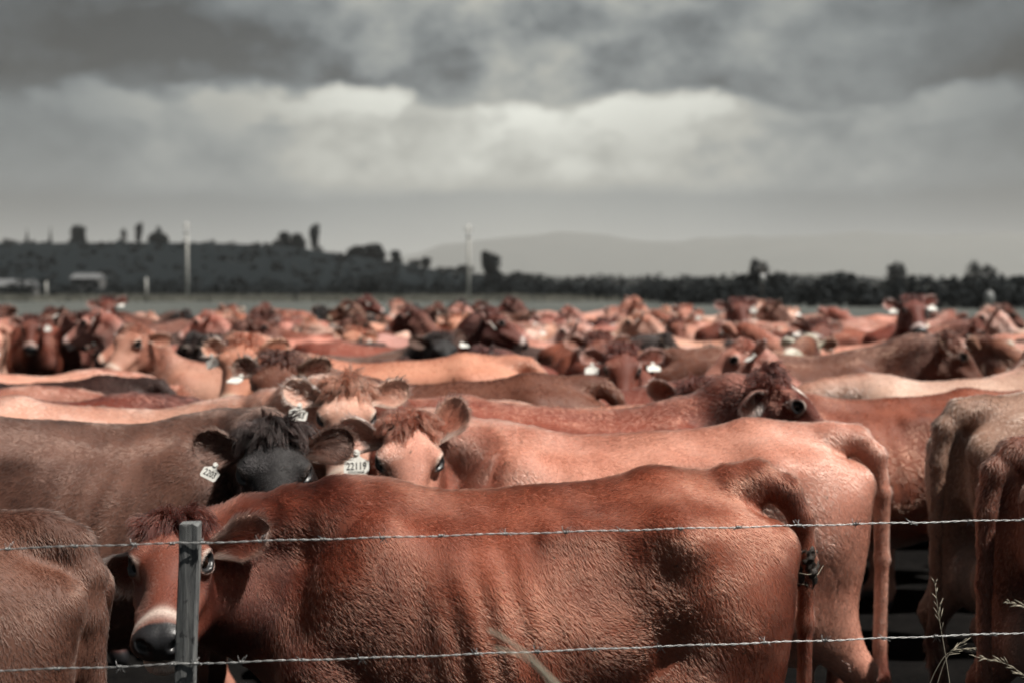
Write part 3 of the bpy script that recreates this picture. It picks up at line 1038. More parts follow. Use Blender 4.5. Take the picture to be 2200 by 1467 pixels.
HERD = []            # footprints: (x, y, heading, scale) used to keep the others apart
def hero(label, x, y, heading, s, coat, eye, yaw, pitch, roll=0, ears=((5, -10, -15), (5, -10, -15)), res=(.012, .006), dens=30000, rad=.0009,
         lock=1.0, tags=(), group='cows standing closest to the fence', seed=1, sx=1.0, tone=1.0, **kw):
    pose = local_pose(x, y, heading, s, eye, yaw, pitch, roll, ears, sx, **kw)
    g = cow_geo(pose, *res)
    r = cow_root(x, y, heading, s, label, group, sx)
    lk = forelock_curves(pose, int((3200 if dens > 40000 else 1600) * min(lock, 1.2)), 0.056 * (.4 + .6 * lock), seed, rad=.0007 if dens > 40000 else .0011) if lock else None
    cow_parts(r, g, COATS[coat], coat_curves(g, dens, rad, seed), lk, None, (tone, tone, tone, 1))
    for tg in tags:
        side, txt = tg[0], tg[1]
        if side in g['ears']:
            kw2 = tg[2] if len(tg) > 2 else {}
            ear_tag(r, g['ears'][side], txt, **kw2)
    HERD.append((x, y, heading, s))
    return r, g

# ------------------------------------------------------------------ the cows by the fence, one by one
CAM = 270.0          # yaw of a head that looks at the camera
TAIL_B = [(-0.66, 0, 1.190, .050), (-0.735, 0.01, 1.175, .044), (-0.775, 0.02, 1.11, .036), (-0.785, 0.03, 1.02, .030), (-0.79, .04, 0.80, .026), (-0.80, .05, 0.52, .024), (-0.80, .05, 0.40, .032), (-0.80, .05, 0.22, .012)]
# red cow broadside behind the post, head turned to the viewer
TAIL_A = [(-0.62, 0, 1.215, .048), (-0.70, 0, 1.228, .046), (-0.785, 0, 1.195, .039), (-0.835, 0, 1.12, .031), (-0.850, 0, 1.02, .025), (-0.850, 0, 0.85, .021),
          (-0.845, 0, 0.62, .019), (-0.84, 0, 0.45, .030), (-0.84, 0, 0.22, .014)]
cowA, gA = hero('glossy red-brown cow standing broadside behind the wooden post, face turned to the viewer', -0.012, 3.85, 186, 1.01, 'red',
     world_at(366, 1200, 3.52), CAM + 7, 17, 2, ears=((14, 2, -25), (-32, -45, 0)), res=(.010, .0055), dens=115000, rad=.00043, lock=1.25, seed=11, sx=.93, ear_len=.18, tail=TAIL_A)
hero('grey-brown cow cut by the left edge, its tail beside the red cow', -1.70, 3.22, 180, 1.01, 'taupe',
     (-2.62, 3.1, 1.2), 180, 45, dens=60000, rad=.0006, lock=0, seed=12, res=(.012, .012), tail=TAIL_B)
hero('smoky brown cow with black face, thick black forelock and small white ear tag', -1.44, 5.02, 0, 1.06, 'smoky',
     world_at(590, 1010, 4.45), CAM + 9, 42, 0, ears=((8, -12, -20), (6, -10, -15)), dens=52000, rad=.0006, lock=1.3, seed=13,
     tags=((-1, '2203', dict(scale=.9, tilt=-28, up=28, fwd=.028)),))
hero('pale salmon cow wearing the large white tag 22119, peering over the red cow', 0.385, 5.02, 180, 1.03, 'salmon',
     world_at(880, 985, 4.72), CAM + 3, 42, 0, ears=((48, -20, -10), (12, -8, -15)), dens=56000, rad=.0006, lock=.9, seed=14,
     tags=((-1, '22119', dict(scale=1.35, small='STHORNE', tilt=3, up=28, fwd=.034, dz=-.008)),))
hero('light brown cow with tag 7163, face between the black-faced cow and cow 22119', -1.60, 6.05, 0, 1.03, 'buff',
     world_at(745, 892, 5.45), CAM + 6, 46, 0, ears=((12, -12, -15), (14, -10, -20)), dens=24000, rad=.0010, lock=1.1, seed=15,
     tags=((-1, '7163', dict(scale=1.15, tilt=-8, up=28, fwd=.032)),))
hero('buff cow with lowered head, only its back showing above the dark red one', 0.35, 6.52, 180, 1.0, 'buff',
     (-0.72, 6.50, 0.85), 180, 60, dens=16000, rad=.0012, lock=0, seed=16, res=(.014, .012))
hero('dark red cow in profile facing right with white mark on its forehead', 0.24, 5.76, 0, 1.05, 'rust',
     world_at(1706, 862, 5.70), -8, 36, 0, ears=((-5, -35, 10), (-20, -35, 10)), dens=24000, rad=.0010, lock=.8, seed=17, blaze=1)
hero('red cow behind the dark red one, head lowered so only forelock and ear show', 1.74, 7.05, 180, 1.0, 'red',
     world_at(1500, 882, 6.72), CAM - 5, 50, 0, ears=((5, -10, 20), (12, -10, 10)), dens=14000, rad=.0013, lock=1.1, seed=18, res=(.014, .009),
     tags=((-1, None, dict(up=40)),))
hero('fawn cow at the right turned away, rump and hanging tail towards the fence', 2.42, 5.80, 20, 1.07, 'fawn',
     (3.4, 6.1, 1.2), 20, 50, dens=20000, rad=.0011, lock=0, seed=19, res=(.012, .014))
hero('brown cow cut by the right edge of the picture, tail hanging before its rump', 2.30, 4.80, 15, 1.03, 'brown',
     (3.3, 5.0, 1.2), 15, 50, dens=26000, rad=.0010, lock=0, seed=20, res=(.012, .014))

# ------------------------------------------------------------------ the setting
def terrain_z(x, y):
    """flat pasture, a low scrubby hill at the left, gentle dip to the right"""
    if y < 150:
        return 0.0
    px = CX + x / y * F
    ridge = np.interp(px, [-900, -300, 0, 480, 620, 800, 960, 1100, 1300, 1600], [13.0, 13.8, 13.6, 13.2, 12.6, 9.6, 5.8, 3.0, 0.8, 0.0])
    t = float(sst(215, 430, np.float32(y)))
    back = float(sst(900, 480, np.float32(y)))
    return float(ridge) * t * back + 0.35 * math.sin(x * .05) * t * back

ys = [-30, -5, 0, 5, 10, 20, 30, 45, 60, 80, 100, 130, 160, 190, 215, 240, 265, 290, 320, 350, 380, 410, 430, 450, 480, 520, 580, 660, 760, 900, 1200, 2000, 4000, 8000, 13000]
nx = 90
gv, gf = [], []
for yi in ys:
    half = max(60, yi * .75)
    for i in range(nx + 1):
        u = -1 + 2 * i / nx
        x = u * half
        gv.append((x, yi, terrain_z(x, yi)))
for j in range(len(ys) - 1):
    for i in range(nx):
        a = j * (nx + 1) + i
        gf.append((a, a + 1, a + nx + 2, a + nx + 1))
m_ground, T, out = newmat('pasture_ground')
t = T.n('ShaderNodeTexCoord')
n1 = T.noise(t.outputs['Object'], 0.11, 6, .65)
n2 = T.noise(t.outputs['Object'], 3.0, 6, .65)
n3 = T.noise(t.outputs['Object'], 40.0, 4, .6)
sepo = T.n('ShaderNodeSeparateXYZ'); T.put(sepo.inputs[0], t.outputs['Object'])
grass = T.mix(T.maprange(n1, .35, .65, 0, 1), (.070, .078, .076), (.135, .140, .132))
grass = T.mix(T.maprange(n2, .3, .7, 0, .7), grass, (.055, .062, .058))
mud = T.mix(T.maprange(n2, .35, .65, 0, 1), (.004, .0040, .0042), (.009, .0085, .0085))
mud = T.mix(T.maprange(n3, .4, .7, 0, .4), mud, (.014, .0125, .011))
scrub = T.mix(T.maprange(n2, .3, .7, 0, 1), (.009, .012, .014), (.018, .022, .024))
plain = T.mix(T.maprange(n1, .35, .65, 0, 1), (.06, .066, .06), (.13, .13, .115))
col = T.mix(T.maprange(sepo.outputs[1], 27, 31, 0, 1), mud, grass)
col = T.mix(T.maprange(sepo.outputs[1], 205, 225, 0, 1), col, scrub)
col = T.mix(T.maprange(sepo.outputs[1], 800, 1000, 0, 1), col, plain)
b = T.n('ShaderNodeBsdfPrincipled')
T.put(b.inputs['Base Color'], col)
b.inputs['Roughness'].default_value = .9
b.inputs['Specular IOR Level'].default_value = .0
bp = T.n('ShaderNodeBump'); bp.inputs['Distance'].default_value = .04
T.put(bp.inputs['Height'], n2); T.put(b.inputs['Normal'], bp.outputs[0])
T.put(out.inputs[0], b.outputs[0])
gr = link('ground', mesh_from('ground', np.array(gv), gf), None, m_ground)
tag(gr, 'flat pasture with trodden earth under the herd', None, None, 'structure')

# far mountains
def ridge_mesh(name, dist, depth, prof, zbase=-2):
    V, Fs = [], []
    n = len(prof)
    for k, (dd, hh) in enumerate([(0, 0.0), (.25, .45), (.5, .8), (.75, .97), (1, 1.0), (1.6, .7), (2.4, 0)]):
        for px, py in prof:
            D = dist + depth * dd
            h = (HOR - py) / F * (dist + depth)
            wob = 1 + .05 * math.sin(px * .021 + dd * 9) + .03 * math.sin(px * .057 + dd * 5)
            V.append(((px - CX) / F * D, D, zbase + h * hh * (wob if 0 < dd < 1 else 1)))
    for k in range(6):
        for i in range(n - 1):
            a = k * n + i
            Fs.append((a, a + 1, a + n + 1, a + n))
    return mesh_from(name, np.array(V), Fs)
pxs = list(range(-1000, 3400, 50))
m_mtn = simple_mat('mountain_grass', (.060, .066, .062), (.085, .090, .084), .004, .95, .05)
prof = [(p, float(np.interp(p, [-1000, 400, 870, 980, 1100, 1200, 1300, 1420, 1560, 1700, 1900, 2200, 2700, 3400],
                            [600, 588, 552, 524, 508, 502, 510, 520, 514, 506, 503, 506, 520, 560]))) for p in pxs]
mt = link('mountains', ridge_mesh('mountains', 7200, 1600, prof), None, m_mtn)
tag(mt, 'pale grey mountain range far away on the right', None, None, 'structure')
prof = [(p, 592 + 5 * math.sin(p * .01) + 4 * math.sin(p * .031 + 1)) for p in pxs]
m_far = simple_mat('far_wooded_slopes', (.030, .034, .032), (.060, .064, .058), .02, .95, .05)
lh = link('low_hills', ridge_mesh('low_hills', 2600, 300, prof), None, m_far)
tag(lh, 'low wooded rise on the distant plain', None, None, 'structure')

# ---- trees and bushes
m_leaf = simple_mat('dark_foliage', (.009, .012, .014), (.020, .025, .027), 2.0, .8, .15)
m_bark = simple_mat('bark', (.040, .034, .030), (.075, .066, .058), 6.0, .9, .1, stretch=(1, 1, .2))
def crown_mesh(name, lobes, n, leaf, seed):
    """leaf clumps: many small tilted faces spread through the lobes' volume"""
    rng = np.random.RandomState(seed)
    w = np.array([l[3] * l[4] * l[5] for l in lobes]); k = rng.choice(len(lobes), n, p=w / w.sum())
    L = np.array(lobes)[k]
    d = rng.normal(size=(n, 3)); d /= np.linalg.norm(d, axis=1)[:, None]
    r = rng.uniform(.35, 1.08, n) ** .6
    c = L[:, :3] + d * L[:, 3:] * r[:, None]
    a = rng.normal(size=(n, 3)); a /= np.linalg.norm(a, axis=1)[:, None]
    b = np.cross(a, rng.normal(size=(n, 3))); b /= np.linalg.norm(b, axis=1)[:, None]
    s = leaf * rng.uniform(.6, 1.4, n)[:, None]
    V = np.stack([c - a * s, c + b * s * .6, c + a * s, c - b * s * .6], 1).reshape(-1, 3)
    return mesh_from(name, V, np.arange(4 * n).reshape(n, 4), False)
def trunk_mesh(name, h, r, seed, spread=.4):
    rng = random.Random(seed)
    mb = MB()
    pts = [(0, 0, -.3), (0, 0, h * .3), (rng.uniform(-.2, .2), rng.uniform(-.2, .2), h * .65), (rng.uniform(-.3, .3), 0, h)]
    mb.tube(pts, [r, r * .8, r * .55, r * .2], 8)
    for i in range(5):
        a = rng.uniform(0, 6.28); z = h * rng.uniform(.35, .75)
        e = (math.cos(a) * h * spread, math.sin(a) * h * spread, z + h * .22)
        mb.tube([(0, 0, z), (e[0] * .5, e[1] * .5, (z + e[2]) / 2 + .1), e], [r * .4, r * .28, r * .08], 6)
    return mb.mesh(name, True)
def blob(h, w, seed, n=7):
    rng = random.Random(seed)
    out = [(0, 0, h * .62, w * .42, w * .42, h * .34), (w * .1, 0, h * .26, w * .36, w * .36, h * .22)]
    for i in range(n):
        a = rng.uniform(0, 6.28); rr = rng.uniform(.15, .36) * w
        out.append((math.cos(a) * rr, math.sin(a) * rr, h * rng.uniform(.34, .86), w * rng.uniform(.16, .28), w * rng.uniform(.16, .28), h * rng.uniform(.12, .2)))
    return out
KINDS_T = {
    'round': (crown_mesh('crown', blob(6, 5.0, 1), 1100, .36, 1), trunk_mesh('trunk', 4.4, .22, 1)),
    'tall': (crown_mesh('crown', blob(9, 4.2, 2, 10), 1300, .38, 2), trunk_mesh('trunk', 7.0, .26, 2, .25)),
    'spire': (crown_mesh('crown', [(0, 0, 1.5 + i * .9, 1.1 - i * .13, 1.1 - i * .13, .75) for i in range(8)], 800, .32, 3), trunk_mesh('trunk', 6.5, .18, 3, .12)),
    'bush': (crown_mesh('crown', [(0, 0, 1.1, 1.9, 1.6, 1.15), (1.4, 0, .9, 1.2, 1.2, .9), (-1.3, .3, .8, 1.2, 1.2, .8), (.4, 0, 1.9, .8, .8, .6)], 900, .26, 4), trunk_mesh('trunk', 1.6, .12, 4, .5)),
    'sparse': (crown_mesh('crown', blob(7, 3.6, 6, 6), 420, .30, 6), trunk_mesh('trunk', 5.8, .16, 5, .3)),
}
for c_, t_ in KINDS_T.values():
    c_.materials.append(m_leaf); t_.materials.append(m_bark)
def tree(name, kind, px, py_top, d, label, wide=1.0, group=None, cat='tree', base=None):
    x = (px - CX) / F * d
    z = terrain_z(x, d) if base is None else base
    top = CAM_Z + (HOR - py_top) / F * d
    py_top -= 10
    top = CAM_Z + (HOR - py_top) / F * d
    h0 = {'round': 6.2, 'tall': 9.4, 'spire': 8.6, 'bush': 2.5, 'sparse': 7.3}[kind]
    s = max(.2, (top - z) / h0)
    r = link(name, None)
    r.location = (x, d, z - .05)
    r.scale = (s * wide, s * wide, s)
    r.rotation_euler = (0, 0, px * .37)
    link('trunk', KINDS_T[kind][1], r)
    link('crown', KINDS_T[kind][0], r)
    return tag(r, label, cat, group)
G_T = 'trees along the hill and field edge'
for a in [
    ('spire', 60, 500, 440, 'small upright tree on the hill crest, nearest the left edge', .8),
    ('spire', 110, 497, 440, 'second small upright tree on the hill crest from the left', .7),
    ('round', 170, 490, 440, 'rounded tree on the hill crest left of the first pole', 1.0),
    ('sparse', 268, 499, 440, 'thin short tree on the crest beside the tree pair', .9),
    ('tall', 300, 486, 440, 'taller tree of the pair on the crest left of the pole', .7),
    ('sparse', 342, 494, 440, 'thin tree on the crest just left of the first pole', .9),
    ('round', 612, 505, 430, 'low round tree starting the clump on the hill shoulder', 1.1),
    ('round', 640, 508, 430, 'low tree in the middle of the clump on the hill shoulder', 1.0),
    ('tall', 676, 488, 430, 'tallest dark tree of the clump on the hill shoulder', .95),
    ('round', 805, 530, 420, 'dome-shaped tree on the descending hill', 1.5),
    ('round', 850, 545, 410, 'small round tree below the dome-shaped one on the slope', 1.2),
    ('round', 915, 560, 400, 'low tree where the hill runs out', 1.2),
    ('tall', 1055, 545, 300, 'dark tree standing alone right of the second pole', 1.1),
    ('tall', 1630, 560, 170, 'tall dark tree in front of the far plain on the right', 1.0),
    ('round', 1672, 588, 172, 'shorter tree leaning on the tall right-hand tree', 1.0),
    ('round', 1600, 592, 172, 'shorter tree left of the tall right-hand tree', 1.0),
    ('round', 1805, 588, 180, 'broad dome-shaped tree between the two right-hand trees', 1.7),
    ('round', 1926, 568, 320, 'small lone tree on the plain behind the right-hand hedge', .8),
    ('sparse', 2090, 566, 170, 'two-topped tree near the right edge, left stem', 1.1),
    ('sparse', 2122, 572, 172, 'two-topped tree near the right edge, right stem', 1.0),
    ('round', 2190, 596, 150, 'dark tree cut by the right edge', 1.2)]:
    tree('tree', a[0], a[1], a[2], a[3], a[4], a[5], G_T)
# the far hedge, a continuous dark mass
rng_b = random.Random(5)
px, lob = -60.0, []
while px < 2290:
    d = 205 + rng_b.uniform(-8, 12) if px < 1150 else float(np.interp(px, [1150, 1500, 2300], [190, 130, 105])) + rng_b.uniform(-6, 10)
    top = float(np.interp(px, [0, 300, 900, 1100, 1200, 1500, 2200], [600, 606, 600, 600, 598, 606, 606])) + rng_b.uniform(-18, 12) + (14 if px < 230 else 0)
    h = CAM_Z + (HOR - top) / F * d
    x = (px - CX) / F * d
    w = rng_b.uniform(.9, 1.8)
    lob += [(x, d, h * .5, w, 1.2, h * .5), (x + rng_b.uniform(-1, 1), d + .5, h * .3, w * 1.2, 1.2, h * .32)]
    px += rng_b.uniform(14, 26)
hd_o = link('hedge', crown_mesh('hedge', lob, 22000, .24, 14), None, m_leaf)
tag(hd_o, 'dark ragged hedge along the far edge of the field', None, None, 'stuff')
# scrub over the hillside, one mass
rs = np.random.RandomState(8)
V, Fq = [], []
lob = []
while len(lob) < 420:
    d = rs.uniform(225, 440); pxx = rs.uniform(-150, 1250)
    x = (pxx - CX) / F * d
    z = terrain_z(x, d)
    if z < .2 and rs.rand() < .5:
        continue
    w = rs.uniform(.5, 1.5) * float(np.interp(d, [225, 360, 440], [1, .8, .4]))
    lob.append((x, d, z + w * .2, w, w, w * rs.uniform(.45, .8)))
for k in range(45):                       # clumps along the crest and the falling shoulder
    pxx = rs.uniform(-100, 1150)
    if 380 < pxx < 560 and rs.rand() < .8:
        continue
    d = rs.uniform(425, 450)
    x = (pxx - CX) / F * d
    w = rs.uniform(.5, 1.3) * (1.6 if rs.rand() < .15 else 1)
    lob.append((x, d, terrain_z(x, d) + w * .6, w * 1.5, w, w * rs.uniform(.8, 1.3)))
sc_o = link('hillside_scrub', crown_mesh('hillside_scrub', lob, 18000, .45, 9), None, m_leaf)
tag(sc_o, 'low dark scrub covering the slope of the hill', None, None, 'stuff')
lob = []
while len(lob) < 500:
    d = rs.uniform(900, 2500); pxx = rs.uniform(900, 2400)
    if rs.rand() < .5:
        d = rs.choice([950, 1200, 1600, 2100]) + rs.uniform(-12, 12)
    w = rs.uniform(3, 7)
    lob.append(((pxx - CX) / F * d, d, w * .5, w * 2, w, w * .7))
wd = link('distant_woods', crown_mesh('distant_woods', lob, 16000, 1.6, 10), None, m_leaf)
tag(wd, 'lines of small trees across the hazy plain', None, None, 'stuff')
# long grass at the far end of the field
ng = 9000
gx = rs.uniform(-1, 1, ng); gd = rs.uniform(150, 204, ng)
P0 = np.stack([gx * gd * .36, gd, np.zeros(ng)], 1)
hgt = rs.uniform(.25, .8, ng)
V = np.stack([P0 + [-.08, 0, 0], P0 + [.08, 0, 0], P0 + np.stack([rs.normal(0, .15, ng), rs.normal(0, .1, ng), hgt], 1)], 1).reshape(-1, 3)
lg = link('long_grass', mesh_from('long_grass', V, np.arange(3 * ng).reshape(ng, 3), False), None, simple_mat('dry_grass', (.14, .145, .125), (.24, .235, .20), 1.5, .9, .05))
tag(lg, 'pale uncut grass at the far end of the field', None, None, 'stuff')

# ---- poles, posts, sheds, tank
m_pole = simple_mat('weathered_pole', (.42, .42, .40), (.55, .55, .52), 4, .85, .15, stretch=(1, 1, .1))
m_metal = simple_mat('galvanised_metal', (.34, .35, .35), (.45, .46, .46), 30, .5, .5)
def utility_pole(px, py_top, d, label, w=.19, mat=None):
    x = (px - CX) / F * d
    h = CAM_Z + (HOR - py_top) / F * d
    r = link('utility_pole', None); r.location = (x, d, 0)
    link('shaft', MB().tube([(0, 0, -.5), (0, 0, h * .5), (0, 0, h)], [w, w * .86, w * .7], 10).mesh('shaft', True), r, mat or m_pole)
    c = link('crossarm', MB().box((0, -w * .9, h - .55), (1.1, .12, .13)).mesh('crossarm'), r, mat or m_pole)
    for dx_ in (-.45, 0, .45):
        link('insulator', MB().tube([(dx_, -w * .9, h - .49), (dx_, -w * .9, h - .40), (dx_, -w * .9, h - .36), (dx_, -w * .9, h - .24)], [.03, .06, .035, .05], 8).mesh('insulator', True), c, m_metal)
    link('transformer', MB().tube([(0.0, -.42, h - 1.55), (0, -.42, h - .85)], .2, 12).mesh('transformer', True), r, m_metal)
    return tag(r, label, 'utility pole', 'utility poles across the field')
utility_pole(403, 478, 185, 'pale utility pole in front of the hill on the left')
utility_pole(1007, 484, 170, 'pale utility pole left of the lone dark tree')
utility_pole(1636, 566, 120, 'dark pole in front of the tall tree on the right', .12, m_bark)
for px, pt, d, lb in ((100, 606, 195, 'thin pale fence post near the long shed'), (315, 598, 190, 'thin pale fence post between the sheds and the pole')):
    x = (px - CX) / F * d; h = CAM_Z + (HOR - pt) / F * d
    r = link('field_post', None); r.location = (x, d, 0)
    link('stake', MB().tube([(0, 0, -.3), (.02, 0, h)], [.13, .11], 8).mesh('stake', True), r, m_pole)
    link('cap', MB().tube([(.02, 0, h), (.02, 0, h + .08)], [.12, .04], 8).mesh('cap', True), r, m_metal)
    tag(r, lb, 'post', 'posts in the far field')
m_wall = simple_mat('limewashed_wall', (.10, .10, .10), (.15, .15, .15), 2, .9, .1)
m_roof = simple_mat('bleached_roof', (.10, .105, .11), (.15, .155, .16), 1.5, .6, .3)
m_hole = simple_mat('dark_door', (.02, .02, .02), (.035, .035, .035), 3, .8, .2)
def shed(px0, px1, py_top, d, label, base=0.0, slope=.6):
    x0, x1 = (px0 - CX) / F * d, (px1 - CX) / F * d
    h = CAM_Z + (HOR - py_top) / F * d - base
    w = x1 - x0
    r = link('farm_shed', None); r.location = ((x0 + x1) / 2, d, base)
    link('wall', MB().box((0, 2.5, (h - slope) / 2 - .15), (w * .96, 4.6, h - slope + .3)).mesh('wall'), r, m_wall)
    mb = MB()
    mb.add([(-w / 2, 0, h - slope), (w / 2, 0, h - slope), (w / 2, 2.5, h), (-w / 2, 2.5, h), (w / 2, 5, h - slope), (-w / 2, 5, h - slope),
            (-w / 2, 0, h - slope - .12), (w / 2, 0, h - slope - .12), (w / 2, 5, h - slope - .12), (-w / 2, 5, h - slope - .12)],
           [(0, 1, 2, 3), (3, 2, 4, 5), (6, 9, 8, 7), (0, 6, 7, 1), (4, 8, 9, 5), (0, 3, 5, 9, 6), (1, 7, 8, 4, 2)])
    link('roof', mb.mesh('roof'), r, m_roof)
    link('door', MB().box((w * .18, .14, .95), (1.1, .1, 1.9)).mesh('door'), r, m_hole)
    link('window', MB().box((-w * .2, .14, 1.35), (.9, .1, .6)).mesh('window'), r, m_hole)
    return tag(r, label, 'shed')
shed(-60, 62, 600, 200, 'pale farm shed cut by the left edge of the picture', 0, .9)
shed(150, 212, 588, 240, 'small pale-roofed shed among the bushes under the hill', .9, .8)
x = (2125 - CX) / F * 100
r = link('water_tank', None); r.location = (x, 100, 0)
link('drum', MB().tube([(0, 0, 0), (0, 0, .9), (0, 0, 1.2), (0, 0, 1.3)], [.30, .31, .28, .12], 20).mesh('drum', True), r, simple_mat('white_tank', (.18, .19, .19), (.24, .25, .25), 3, .4, .4))
link('lid', MB().tube([(0, 0, 1.3), (0, 0, 1.37)], .11, 12).mesh('lid'), r, m_metal)
tag(r, 'small white water tank before the dark hedge at the right', 'water tank')

# ---- air
hz = link('haze', MB().box((0, 6000, 160), (26000, 13900, 326)).mesh('haze'))
m_hz, T, out = newmat('haze_air')
pv = T.n('ShaderNodeVolumePrincipled')
pv.inputs['Color'].default_value = (.92, .94, .93, 1)
pv.inputs['Density'].default_value = 1.2e-4
pv.inputs['Anisotropy'].default_value = .1
T.put(out.inputs['Volume'], pv.outputs[0])
hz.data.materials.append(m_hz)
tag(hz, 'grey haze over the plain', None, None, 'stuff')

# ------------------------------------------------------------------ the rest of the herd
def free(x, y, heading, s, gap=.60):
    def seg(c):
        X, Y, hd, sc_ = c
        f = Vector((math.cos(R(hd)), math.sin(R(hd))))
        return Vector((X, Y)) - f * .72 * sc_, Vector((X, Y)) + f * .85 * sc_
    a0, a1 = seg((x, y, heading, s))
    for c in HERD:
        if abs(c[1] - y) > 2.2 or abs(c[0] - x) > 2.6:
            continue
        b0, b1 = seg(c)
        for i in range(9):
            p = a0.lerp(a1, i / 8)
            d = b1 - b0
            t = max(0, min(1, (p - b0).dot(d) / d.length_squared))
            if (p - (b0 + d * t)).length < gap:
                return False
    return True

VARS = {}
def variant(key, head, yaw, pitch, ears, lock=1.0, **kw):
    pose = dict(head=head, R=rot_head(yaw, pitch), Rl=rot_head(yaw, 0), ears=ears, **kw)
    g = cow_geo(pose, .020, .010)
    VARS[key] = (g, body_mesh(g), coat_curves(g, 7000, .0017, 31), forelock_curves(pose, 260, .056 * lock, 32, rad=.0022))
E1, E2, E3 = ((8, -10, -30), (6, -12, -30)), ((25, -15, -25), (5, -10, -30)), ((-8, -20, -30), (12, -20, -20))
variant('ahead', (0.97, 0.0, 1.22), 0, 42, E1)
variant('alert', (0.86, 0.02, 1.42), 6, 30, E2)
variant('left', (0.72, 0.38, 1.24), 82, 46, E1)
variant('right', (0.74, -0.36, 1.27), -78, 42, E2)
variant('low', (1.02, 0.12, 0.98), 15, 58, E3)
variant('lefthigh', (0.66, 0.34, 1.38), 70, 34, E3)

COATW = ['red', 'cream', 'salmon', 'salmon', 'salmon', 'salmon', 'buff', 'buff', 'buff', 'cream', 'cream', 'brown', 'rust', 'rust', 'dark', 'pied', 'smoky']
COATN = {'red': 'red-brown', 'salmon': 'salmon', 'buff': 'buff', 'cream': 'cream', 'brown': 'brown', 'rust': 'dark red', 'dark': 'near-black', 'pied': 'pied', 'smoky': 'smoky', 'taupe': 'grey-brown'}
FACING = lambda h: 'facing right' if (h % 360) < 50 or (h % 360) > 310 else 'turned away' if (h % 360) < 130 else 'facing left' if (h % 360) < 230 else 'facing the fence'
LOOK = {'ahead': 'head level', 'alert': 'head raised', 'left': 'head turned left', 'right': 'head turned right', 'low': 'head lowered', 'lefthigh': 'head held high'}
def herd_cow(x, y, heading, s, var, coat, label=None, tags=(), group='cows of the herd behind the front row'):
    g, me, ct, lk = VARS[var]
    r = cow_root(x, y, heading, s, label, group)
    tn = random.uniform(.78, 1.18)
    cow_parts(r, g, COATS[coat], ct, lk, me, (tn, tn * random.uniform(.94, 1.06), tn * random.uniform(.92, 1.10), 1))
    for side in tags:
        ear_tag(r, g['ears'][side], None, scale=1.25, tilt=random.uniform(-20, 20), up=random.choice((15, 40, 55, 65)))
    HERD.append((x, y, heading, s))
    r['_d'] = (var, coat)
    return r
def aim(px, py, d, var, heading, s):
    """origin of a cow whose head (between the eyes) shows at the pixel"""
    w = world_at(px, py, d)
    h = Matrix.Rotation(R(heading), 3, 'Z') @ (Vector(VARS[var][0]['pose']['head']) * s)
    return w.x - h.x, w.y - h.y
def head_cow(px, py, d, var, heading, s, coat, label, tags=()):
    x, y = aim(px, py, d, var, heading, s)
    return herd_cow(x, y, heading, s, var, coat, label, tags)

# animals one can pick out further back
herd_cow(-2.20, 6.95, 0, 1.0, 'low', 'rust', 'dark red cow with lowered head at the left, behind the light brown back')
herd_cow(2.38, 8.05, 180, 1.02, 'low', 'cream', 'cream cow with lowered head behind the turned-away cows on the right', (1,))
head_cow(585, 868, 6.85, 'left', 180, 1.05, 'brown', 'brown cow whose dark poll and ears rise left of cow 7163', (-1,))
herd_cow(0.42, 7.75, 0, 1.0, 'low', 'rust', 'dark-backed cow with lowered head behind the dark red profile cow')
head_cow(510, 778, 8.1, 'left', 180, 1.08, 'salmon', 'salmon cow looking over pale backs at the left, white tags in both ears', (1, -1))
head_cow(1338, 796, 8.45, 'ahead', 268, 1.05, 'red', 'red cow facing the fence, dark muzzle up, large white tag in its ear', (1, -1))
head_cow(2062, 742, 9.3, 'ahead', -6, 1.08, 'brown', 'tall brown cow in profile on the right, muzzle over the cream cow')
head_cow(955, 742, 11.0, 'right', 10, 1.0, 'smoky', 'smoky cow with a black face in mid herd, left of centre', (1,))
head_cow(395, 728, 12.5, 'ahead', 200, 1.0, 'dark', 'near-black cow facing left above the left backs')
head_cow(1290, 722, 10.6, 'ahead', 275, 1.05, 'red', 'red cow straight behind the tagged one that faces the fence', (1,))
head_cow(1585, 782, 9.9, 'left', 190, 1.0, 'dark', 'dark-faced cow between the profile heads on the right')
head_cow(1765, 700, 13.0, 'ahead', 280, 1.08, 'red', 'red-brown cow with pale eye ring in the right of the back rows', (-1,))
head_cow(1590, 668, 16.0, 'alert', 270, 1.05, 'red', 'red cow with both ears spread among the rearmost on the right', (1,))
head_cow(1965, 672, 13.5, 'alert', 262, 1.08, 'rust', 'tall dark red cow looking out above the others on the right', (1, -1))
for k, (px, d, hd, co) in enumerate(((75, 17.5, 285, 'red'), (185, 18.2, 262, 'rust'), (255, 18.8, 275, 'red'), (130, 19.6, 300, 'brown'), (330, 18.0, 240, 'brown'))):
    herd_cow((px - CX) / F * d, d, hd, 1.05, ('ahead', 'left', 'alert', 'right', 'ahead')[k], co,
             ('red cow standing at the left end of the back row', 'dark red cow, second of the group facing the fence at the far left',
              'red cow with raised head in the group at the far left', 'brown cow behind the pair at the far left', 'brown cow closing the far-left group')[k], (1,))
herd_cow(-2.95, 7.75, 8, .98, 'low', 'salmon', 'salmon cow with lowered head at the left, behind the dark red one')
herd_cow(-2.75, 8.55, 176, .98, 'low', 'dark', 'near-black cow with lowered head by the left edge', (1, -1))
herd_cow(-3.05, 9.3, 4, .98, 'low', 'buff', 'buff back furthest of the three lowered cows at the left')
rng = random.Random(21)
filled = []
